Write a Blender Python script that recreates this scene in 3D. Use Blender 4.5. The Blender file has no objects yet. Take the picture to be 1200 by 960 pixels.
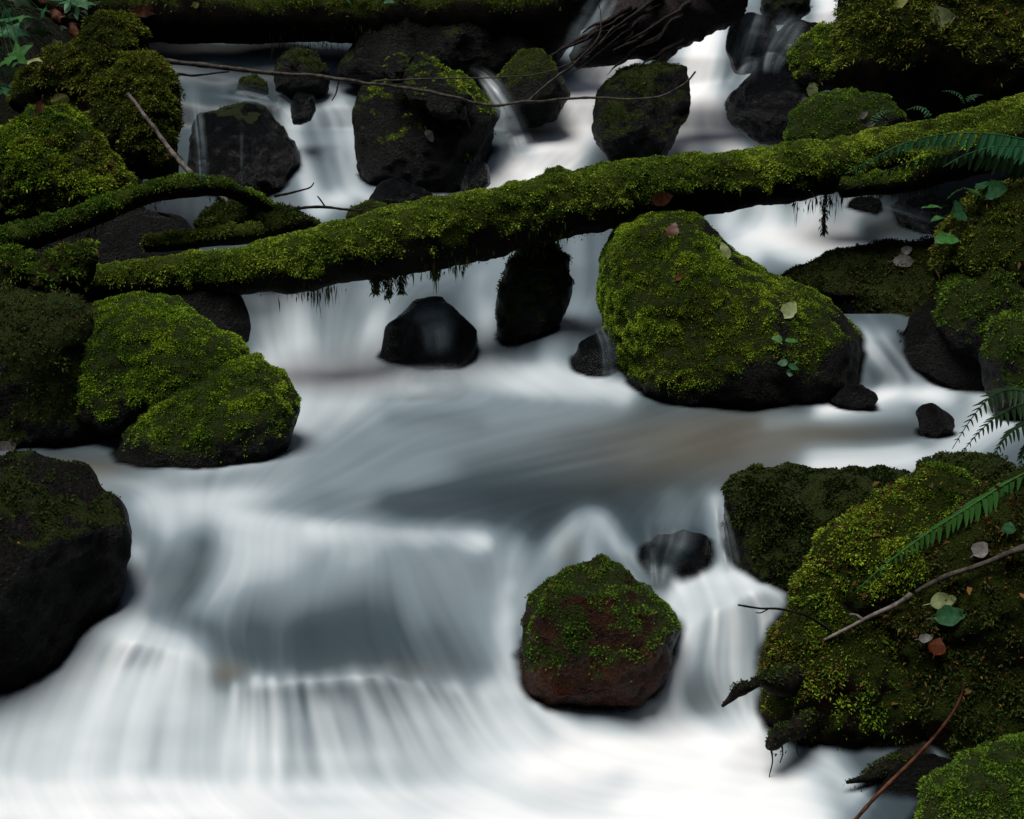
import bpy, bmesh, math, random
import numpy as np
from mathutils import Vector, Matrix
from mathutils.bvhtree import BVHTree

scene = bpy.context.scene
col = scene.collection
random.seed(7)
RNG = np.random.default_rng(11)

# ------------------------------------------------------------------ camera, sky, sun, exposure
FPX = 1648.0                      # focal length in photo pixels (1200 wide)
PITCH = math.radians(16.0)
CAM = np.array([0.0, 0.0, 2.0])
cam_d = bpy.data.cameras.new('camera')
cam_d.sensor_width = 36.0
cam_d.lens = 36.0 * FPX / 1200.0
cam_d.clip_end = 500.0
cam_d.clip_start = 0.05
cam_d.dof.use_dof = True
cam_d.dof.focus_distance = 5.2
cam_d.dof.aperture_fstop = 11.0
cam = bpy.data.objects.new('camera', cam_d)
cam.location = CAM
cam.rotation_euler = (math.pi / 2 - PITCH, 0, 0)
col.objects.link(cam)
scene.camera = cam

SUN_EL, SUN_AZ = math.radians(76.0), math.radians(250.0)   # azimuth clockwise from +Y (north)
world = bpy.data.worlds.new('World')
scene.world = world
world.use_nodes = True
wn = world.node_tree
sky = wn.nodes.new('ShaderNodeTexSky')
sky.sky_type = 'NISHITA'
sky.sun_disc = False
sky.sun_elevation = SUN_EL
sky.sun_rotation = SUN_AZ
sky.dust_density = 3.0
bg = wn.nodes['Background']
bg.inputs['Strength'].default_value = 0.05
wn.links.new(sky.outputs['Color'], bg.inputs['Color'])

sun_d = bpy.data.lights.new('sun', 'SUN')
sun_d.energy = 4.2
sun_d.angle = math.radians(36.0)
sun_d.color = (1.0, 0.97, 0.92)
sun = bpy.data.objects.new('sun', sun_d)
sdir = Vector((math.sin(SUN_AZ) * math.cos(SUN_EL), math.cos(SUN_AZ) * math.cos(SUN_EL), math.sin(SUN_EL)))
sun.rotation_euler = sdir.to_track_quat('Z', 'Y').to_euler()
sun.location = (0, 0, 20)
col.objects.link(sun)

scene.view_settings.view_transform = 'Standard'
scene.view_settings.look = 'None'
scene.view_settings.exposure = -0.08
scene.view_settings.gamma = 1.0
scene.render.engine = 'CYCLES'
scene.cycles.max_bounces = 6
scene.cycles.transparent_max_bounces = 12
scene.cycles.use_denoising = True

# ------------------------------------------------------------------ camera geometry helpers
CA, SA = math.cos(PITCH), math.sin(PITCH)
RIGHT = np.array([1.0, 0, 0])
UPV = np.array([0, SA, CA])
FWD = np.array([0, CA, -SA])

def raydir(px, py):
    x = (np.asarray(px, float) - 600) / FPX
    y = -(np.asarray(py, float) - 480) / FPX
    return np.stack([x + 0 * y, CA + y * SA + 0 * x, -SA + y * CA + 0 * x], -1)

def at(px, py, Y):
    """the point seen at photo pixel (px, py) that stands Y metres in front of the camera"""
    d = raydir(px, py)
    return CAM + d * (np.asarray(Y, float) / d[..., 1])[..., None]

def project(P):
    q = P - CAM
    f = q @ FWD
    return 600 + FPX * (q @ RIGHT) / f, 480 - FPX * (q @ UPV) / f

# ------------------------------------------------------------------ noise
def _hash(ix, iy, iz):
    h = (ix.astype(np.int64) * 374761393 + iy.astype(np.int64) * 668265263 + iz.astype(np.int64) * 2147483647 * 3 + 1013) & 0xffffffff
    h = ((h ^ (h >> 13)) * 1274126177) & 0xffffffff
    h = ((h ^ (h >> 16)) * 2246822519) & 0xffffffff
    return ((h ^ (h >> 15)) & 0xffff) / 65535.0

def vnoise(P):
    P = np.asarray(P, float)
    i = np.floor(P)
    f = P - i
    f = f * f * f * (f * (f * 6 - 15) + 10)
    i = i.astype(np.int64)
    x, y, z = i[..., 0], i[..., 1], i[..., 2]
    fx, fy, fz = f[..., 0], f[..., 1], f[..., 2]
    r = 0
    for dx in (0, 1):
        for dy in (0, 1):
            for dz in (0, 1):
                w = (fx if dx else 1 - fx) * (fy if dy else 1 - fy) * (fz if dz else 1 - fz)
                r = r + w * _hash(x + dx, y + dy, z + dz)
    return r * 2 - 1

def fbm(P, octaves=3, seed=0.0):
    P = np.asarray(P, float) + seed * np.array([17.13, 9.71, 5.37])
    a, s, t = 1.0, 0, 0
    for k in range(octaves):
        s = s + a * vnoise(P)
        t += a
        a *= 0.5
        P = P * 2.03 + 11.7
    return s / t

def sstep(a, b, x):
    t = np.clip((x - a) / (b - a), 0, 1)
    return t * t * (3 - 2 * t)

# ------------------------------------------------------------------ mesh helpers
def build_mesh(name, V, F, smooth=True):
    """F: (n,3) or (n,4) array"""
    me = bpy.data.meshes.new(name)
    V = np.ascontiguousarray(V, dtype=np.float32)
    F = np.ascontiguousarray(F, dtype=np.int32)
    n, k = F.shape
    me.vertices.add(len(V))
    me.vertices.foreach_set('co', V.ravel())
    me.loops.add(n * k)
    me.loops.foreach_set('vertex_index', F.ravel())
    me.polygons.add(n)
    me.polygons.foreach_set('loop_start', np.arange(0, n * k, k, dtype=np.int32))
    me.polygons.foreach_set('loop_total', np.full(n, k, dtype=np.int32))
    if smooth:
        me.polygons.foreach_set('use_smooth', np.ones(n, dtype=bool))
    me.update(calc_edges=True)
    return me

def fattr(me, name, vals):
    a = me.attributes.new(name, 'FLOAT', 'POINT')
    a.data.foreach_set('value', np.ascontiguousarray(vals, dtype=np.float32))

def cattr(me, name, rgb):
    a = me.attributes.new(name, 'FLOAT_COLOR', 'POINT')
    c = np.ones((len(rgb), 4), dtype=np.float32)
    c[:, :3] = rgb
    a.data.foreach_set('color', c.ravel())

def put(name, V, F, mat, parent=None, base=None, smooth=True):
    V = np.asarray(V, float)
    if parent is not None:
        base = np.array(parent['_base'])
    elif base is None:
        base = np.array([V[:, 0].mean(), V[:, 1].mean(), V[:, 2].min()])
    me = build_mesh(name, V - base, F, smooth)
    if mat:
        me.materials.append(mat)
    o = bpy.data.objects.new(name, me)
    col.objects.link(o)
    if parent is not None:
        o.parent = parent
        o['_base'] = [float(b) for b in base]
    else:
        o.location = base
        o['_base'] = [float(b) for b in base]
    return o

def empty(name, loc):
    o = bpy.data.objects.new(name, None)
    o.location = [float(c) for c in loc]
    o.empty_display_size = 0.05
    col.objects.link(o)
    o['_base'] = [float(c) for c in loc]
    return o

def tag(o, label, cat, group=None):
    o['label'] = label
    o['category'] = cat
    if group:
        o['group'] = group
    return o

def vnormals(V, F):
    if F.shape[1] == 4:
        F = np.concatenate([F[:, [0, 1, 2]], F[:, [0, 2, 3]]])
    fn = np.cross(V[F[:, 1]] - V[F[:, 0]], V[F[:, 2]] - V[F[:, 0]])
    N = np.zeros_like(V)
    for k in range(3):
        np.add.at(N, F[:, k], fn)
    return N / np.maximum(np.linalg.norm(N, axis=1), 1e-12)[:, None]

# ------------------------------------------------------------------ materials
def new_mat(name):
    m = bpy.data.materials.new(name)
    m.use_nodes = True
    nt = m.node_tree
    b = nt.nodes['Principled BSDF']
    return m, nt, b

def node(nt, kind, **kw):
    n = nt.nodes.new(kind)
    for k, v in kw.items():
        if k in n.inputs:
            n.inputs[k].default_value = v
        else:
            setattr(n, k, v)
    return n

def ramp(nt, stops):
    r = nt.nodes.new('ShaderNodeValToRGB')
    e = r.color_ramp.elements
    while len(e) < len(stops):
        e.new(0.5)
    for el, (p, c) in zip(e, stops):
        el.position = p
        el.color = (*c, 1) if len(c) == 3 else c
    return r

def mixc(nt, a, b, fac, blend='MIX'):
    m = nt.nodes.new('ShaderNodeMix')
    m.data_type = 'RGBA'
    m.blend_type = blend
    for sock, v in ((m.inputs[6], a), (m.inputs[7], b), (m.inputs[0], fac)):
        if isinstance(v, bpy.types.NodeSocket):
            nt.links.new(v, sock)
        elif isinstance(v, (int, float)):
            sock.default_value = v
        else:
            sock.default_value = (*v, 1)
    return m.outputs[2]

def rock_mat(name, c0, c1, moss_c, rough=(0.25, 0.6), bump=0.5, scale=9.0, specks=0.0, spec=0.06):
    m, nt, b = new_mat(name)
    L = nt.links.new
    tc = node(nt, 'ShaderNodeTexCoord')
    n1 = node(nt, 'ShaderNodeTexNoise', Scale=scale, Detail=9.0, Roughness=0.68)
    n2 = node(nt, 'ShaderNodeTexNoise', Scale=scale * 9, Detail=5.0, Roughness=0.7)
    n3 = node(nt, 'ShaderNodeTexVoronoi', Scale=scale * 5)
    for n in (n1, n2, n3):
        L(tc.outputs['Object'], n.inputs['Vector'])
    r = ramp(nt, [(0.34, c0), (0.68, c1)])
    L(n1.outputs['Fac'], r.inputs['Fac'])
    base = r.outputs['Color']
    if specks:
        r3 = ramp(nt, [(0.60, (0, 0, 0)), (0.72, (1, 1, 1))])
        L(n2.outputs['Fac'], r3.inputs['Fac'])
        mm = nt.nodes.new('ShaderNodeMath'); mm.operation = 'MULTIPLY'; mm.inputs[1].default_value = specks
        L(r3.outputs['Color'], mm.inputs[0])
        base = mixc(nt, base, (0.16, 0.15, 0.13), mm.outputs[0])
    at_ = node(nt, 'ShaderNodeAttribute', attribute_name='moss')
    add = nt.nodes.new('ShaderNodeMath'); add.operation = 'ADD'
    L(at_.outputs['Fac'], add.inputs[0]); L(n2.outputs['Fac'], add.inputs[1])
    rr = ramp(nt, [(0.62, (0, 0, 0)), (0.9, (1, 1, 1))])
    L(add.outputs[0], rr.inputs['Fac'])
    mossr = ramp(nt, [(0.3, tuple(x * 0.35 for x in moss_c)), (0.7, moss_c)])
    L(n2.outputs['Fac'], mossr.inputs['Fac'])
    c = mixc(nt, base, mossr.outputs['Color'], rr.outputs['Color'])
    L(c, b.inputs['Base Color'])
    ro = nt.nodes.new('ShaderNodeMapRange')
    ro.inputs[1].default_value = 0.3; ro.inputs[2].default_value = 0.75
    ro.inputs[3].default_value = rough[0]; ro.inputs[4].default_value = rough[1]
    L(n2.outputs['Fac'], ro.inputs[0])
    mx = nt.nodes.new('ShaderNodeMath'); mx.operation = 'MAXIMUM'
    L(ro.outputs[0], mx.inputs[0]); L(rr.outputs['Color'], mx.inputs[1])
    L(mx.outputs[0], b.inputs['Roughness'])
    b.inputs['Specular IOR Level'].default_value = spec
    bp = node(nt, 'ShaderNodeBump', Strength=bump, Distance=0.035)
    hm = nt.nodes.new('ShaderNodeMath'); hm.operation = 'ADD'
    L(n1.outputs['Fac'], hm.inputs[0]); L(n2.outputs['Fac'], hm.inputs[1])
    L(hm.outputs[0], bp.inputs['Height'])
    L(bp.outputs['Normal'], b.inputs['Normal'])
    return m

M = {}
MOSS_MAT_C = (0.030, 0.046, 0.006)
M['rock'] = rock_mat('dark_wet_rock', (0.0008, 0.0009, 0.001), (0.0075, 0.0075, 0.007), MOSS_MAT_C, rough=(.25, .6), bump=.9, spec=.16)
M['slick'] = rock_mat('slick_wet_rock', (0.0008, 0.001, 0.0014), (0.006, 0.0075, 0.010), MOSS_MAT_C, rough=(0.12, 0.38), bump=1.0, scale=22, spec=0.25)
M['red'] = rock_mat('reddish_wet_rock', (0.005, 0.0024, 0.0016), (0.075, 0.024, 0.011), MOSS_MAT_C, rough=(0.15, 0.45), bump=1.0, spec=.18, scale=11, specks=0.25)
M['speck'] = rock_mat('lichen_spotted_rock', (0.0012, 0.0012, 0.0012), (0.012, 0.010, 0.008), MOSS_MAT_C, rough=(.25, .65), bump=1.0, specks=0.35, spec=.14)
M['bank'] = rock_mat('leafy_bank_soil', (0.003, 0.0025, 0.0015), (0.016, 0.011, 0.006), MOSS_MAT_C, rough=(0.6, 0.9), bump=0.9, scale=14, specks=0.1)

def moss_mat(name):
    m, nt, b = new_mat(name)
    L = nt.links.new
    a = node(nt, 'ShaderNodeAttribute', attribute_name='tint')
    L(a.outputs['Color'], b.inputs['Base Color'])
    b.inputs['Roughness'].default_value = 0.75
    b.inputs['Specular IOR Level'].default_value = 0.15
    tr = nt.nodes.new('ShaderNodeBsdfTranslucent')
    L(a.outputs['Color'], tr.inputs['Color'])
    mx = nt.nodes.new('ShaderNodeMixShader'); mx.inputs[0].default_value = 0.2
    L(b.outputs[0], mx.inputs[1]); L(tr.outputs[0], mx.inputs[2])
    L(mx.outputs[0], nt.nodes['Material Output'].inputs['Surface'])
    return m
M['moss'] = moss_mat('moss_blades')

def bark_mat(name, c0, c1, stretch=(3, 3, 3), rough=0.75, bump=0.6):
    m, nt, b = new_mat(name)
    L = nt.links.new
    tc = node(nt, 'ShaderNodeTexCoord')
    mp = nt.nodes.new('ShaderNodeMapping'); mp.inputs['Scale'].default_value = stretch
    L(tc.outputs['Object'], mp.inputs['Vector'])
    n1 = node(nt, 'ShaderNodeTexNoise', Scale=14.0, Detail=8.0, Roughness=0.7)
    L(mp.outputs[0], n1.inputs['Vector'])
    r = ramp(nt, [(0.36, c0), (0.66, c1)])
    L(n1.outputs['Fac'], r.inputs['Fac']); L(r.outputs['Color'], b.inputs['Base Color'])
    b.inputs['Roughness'].default_value = rough
    b.inputs['Specular IOR Level'].default_value = 0.1
    bp = node(nt, 'ShaderNodeBump', Strength=bump, Distance=0.01)
    L(n1.outputs['Fac'], bp.inputs['Height']); L(bp.outputs['Normal'], b.inputs['Normal'])
    return m
M['bark'] = bark_mat('dark_bark', (0.002, 0.002, 0.0015), (0.014, 0.010, 0.007), bump=.9)
M['driftwood'] = bark_mat('weathered_wood', (0.002, 0.002, 0.002), (0.045, 0.036, 0.034), (7, 1.5, 7), bump=1.0)
M['twig'] = bark_mat('twig_bark', (0.012, 0.010, 0.008), (0.10, 0.085, 0.07), (2, 2, 2))
M['twig_dark'] = bark_mat('dark_twig_bark', (0.004, 0.004, 0.004), (0.018, 0.015, 0.012), (2, 2, 2))
M['twig_grey'] = bark_mat('grey_twig_bark', (0.03, 0.027, 0.025), (0.22, 0.19, 0.17), (2, 2, 2))
M['twig_red'] = bark_mat('red_brown_bark', (0.03, 0.012, 0.006), (0.13, 0.05, 0.025), (2, 2, 2))

def leaf_mat(name, c, c2, rough=0.4, trans=0.3):
    m, nt, b = new_mat(name)
    L = nt.links.new
    tc = node(nt, 'ShaderNodeTexCoord')
    n1 = node(nt, 'ShaderNodeTexNoise', Scale=60.0, Detail=5.0, Roughness=0.65)
    L(tc.outputs['Object'], n1.inputs['Vector'])
    r = ramp(nt, [(0.35, c), (0.68, c2)])
    L(n1.outputs['Fac'], r.inputs['Fac']); L(r.outputs['Color'], b.inputs['Base Color'])
    b.inputs['Roughness'].default_value = rough
    b.inputs['Specular IOR Level'].default_value = 0.18
    tr = nt.nodes.new('ShaderNodeBsdfTranslucent'); L(r.outputs['Color'], tr.inputs['Color'])
    mx = nt.nodes.new('ShaderNodeMixShader'); mx.inputs[0].default_value = trans
    L(b.outputs[0], mx.inputs[1]); L(tr.outputs[0], mx.inputs[2])
    L(mx.outputs[0], nt.nodes['Material Output'].inputs['Surface'])
    return m
M['leaf_pale'] = leaf_mat('pale_fallen_leaf', (0.20, 0.24, 0.10), (0.34, 0.38, 0.19))
M['leaf_yellow'] = leaf_mat('yellowing_leaf', (0.22, 0.25, 0.06), (0.42, 0.42, 0.14))
M['leaf_green'] = leaf_mat('fresh_green_leaf', (0.025, 0.095, 0.022), (0.065, 0.18, 0.045))
M['leaf_blue'] = leaf_mat('blue_green_leaf', (0.016, 0.07, 0.026), (0.05, 0.15, 0.062))
M['leaf_brown'] = leaf_mat('brown_dead_leaf', (0.06, 0.022, 0.012), (0.14, 0.055, 0.03))
M['leaf_red'] = leaf_mat('red_dead_leaf', (0.07, 0.018, 0.007), (0.15, 0.045, 0.016))
M['leaf_grey'] = leaf_mat('grey_dead_leaf', (0.12, 0.11, 0.10), (0.26, 0.25, 0.23))
M['fern'] = leaf_mat('fern_green', (0.018, 0.085, 0.034), (0.055, 0.19, 0.085), rough=0.35)
M['fern_dark'] = leaf_mat('dark_fern_green', (0.005, 0.018, 0.005), (0.016, 0.042, 0.011), rough=0.45)
M['fern_mid'] = leaf_mat('bright_fern_green', (0.02, 0.08, 0.014), (0.05, 0.15, 0.03), rough=0.35)

# ------------------------------------------------------------------ the stream: a stepped water surface
KN = np.array([-200, 0, 120, 230, 290, 450, 620, 700, 800, 880, 1000, 1100, 1400], float)
def Yz(px, py, z):
    d = raydir(px, py)
    return (z - 2.0) / d[..., 2] * d[..., 1]
def K(*a):
    return np.array(a, float) if len(a) == len(KN) else np.full(len(KN), float(a[0]))
CONT = []      # (row in the picture, distance) along the knots, bottom to top
py = K(1090); CONT.append((py, Yz(KN, py, -0.03)))
py = K(950, 950, 950, 952, 955, 955, 945, 925, 905, 895, 905, 925, 925); CONT.append((py, Yz(KN, py, 0.0)))
py = K(880, 880, 880, 884, 885, 885, 878, 862, 845, 838, 855, 872, 872); CONT.append((py, Yz(KN, py, 0.06)))
py = K(720, 722, 736, 764, 806, 794, 820, 800, 742, 692, 700, 700, 700)
CONT.append((py, K(3.85, 3.85, 3.80, 3.72, 3.53, 3.53, 3.56, 3.62, 3.75, 3.76, 3.8, 3.8, 3.8)))
py = K(640, 640, 640, 642, 642, 640, 640, 640, 640, 625, 625, 625, 625)
CONT.append((py, K(4.22, 4.22, 4.22, 4.20, 4.16, 4.14, 4.12, 4.06, 4.02, 4.06, 4.1, 4.1, 4.1)))
py = K(575, 575, 575, 575, 575, 575, 572, 575, 578, 575, 570, 570, 570); CONT.append((py, Yz(KN, py, 0.42)))
py = K(520, 520, 500, 480, 450, 437, 437, 450, 470, 472, 462, 450, 450); CONT.append((py, Yz(KN, py, 0.435)))
y5 = CONT[-1][1]
py = K(430, 430, 420, 352, 335, 330, 315, 305, 340, 380, 388, 390, 390); CONT.append((py, np.maximum(y5 + 0.18, Yz(KN, py, 0.74))))
py = K(262, 262, 262, 262, 258, 255, 255, 255, 260, 266, 266, 262, 262); CONT.append((py, Yz(KN, py, 0.87)))
py = K(205, 205, 205, 205, 205, 205, 205, 205, 210, 238, 236, 225, 215); CONT.append((py, Yz(KN, K(262, 262, 262, 262, 258, 255, 255, 255, 260, 266, 266, 262, 262), 0.87) + K(0.45, .45, .45, .45, .45, .45, .45, .45, .4, .2, .2, .3, .4)))
for a, b in ((172, 8.42), (156, 8.70), (120, 8.82), (104, 9.10), (62, 9.22), (48, 9.50), (10, 9.62), (-4, 9.95), (-110, 10.9)):
    CONT.append((K(a), np.maximum(K(b), CONT[-1][1] + .05)))

GX = np.arange(-200, 1401, 2.5)
GY = np.arange(-100, 1081, 2.5)
from itertools import accumulate
PXg, PYg = np.meshgrid(GX, GY)
def smooth1(a, n, axis):
    k = np.hanning(n + 2)[1:-1]; k /= k.sum()
    pad = [(0, 0), (0, 0)]; pad[axis] = (n // 2, n // 2)
    ap = np.pad(a, pad, mode='edge')
    return np.apply_along_axis(lambda v: np.convolve(v, k, 'valid'), axis, ap)
def wob1(k, wl, amp):
    return amp * fbm(np.stack([GX / wl, np.full(len(GX), k * 7.3), np.zeros(len(GX))], -1), 3, k)
WOB = [0, 8, 8, 9, 6, 6, 12, 14, 6, 8] + [13] * 9
rows = [np.interp(GX, KN, c[0]) + wob1(k, 95 if k < 9 else 60, WOB[min(k, len(WOB) - 1)]) for k, c in enumerate(CONT)]
dist = [np.interp(GX, KN, c[1]) for c in CONT]
DEPTH = np.zeros_like(PXg)
for j in range(len(GX)):
    r = np.array([q[j] for q in rows])[::-1]
    d = np.array([q[j] for q in dist])[::-1]
    d = np.minimum.accumulate(d)
    r = np.maximum.accumulate(r + np.arange(len(r)) * 1e-3)
    DEPTH[:, j] = np.interp(GY, r, d)
DEPTH = smooth1(smooth1(DEPTH, 25, 1), 11, 0)
soft = np.exp(-(np.maximum(np.abs(PYg - 425) - 25, 0) / 30) ** 2) * sstep(740, 700, PXg)
DEPTH = DEPTH + (smooth1(DEPTH, 41, 0) - DEPTH) * soft
soft = np.exp(-(np.maximum(np.abs(PYg - 890) - 40, 0) / 25) ** 2) * .8
DEPTH = DEPTH + (smooth1(DEPTH, 31, 0) - DEPTH) * soft
# standing humps where the water slides over hidden stones: (px, py, rx, ry, metres towards the viewer)
for cx, cy, rx, ry, A in ((690, 664, 46, 48, .11), (400, 775, 170, 40, .05), (150, 660, 45, 40, .06), (785, 625, 60, 50, .05),
                          (470, 600, 150, 26, -.05), (655, 412, 50, 40, .20), (500, 395, 60, 50, .02), (165, 745, 70, 30, .05),
                          (455, 225, 60, 20, .10), (345, 180, 40, 70, .08), (620, 140, 40, 60, .06), (1035, 415, 26, 40, .06)):
    DEPTH = DEPTH - A * np.exp(-((PXg - cx) / rx) ** 2 - ((PYg - cy) / ry) ** 2)

def wY(px, py):
    """distance of the water surface seen at a photo pixel"""
    j = int(np.clip((px + 200) / 2.5, 0, len(GX) - 1)); i = int(np.clip((py + 100) / 2.5, 0, len(GY) - 1))
    return float(DEPTH[i, j])

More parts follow.
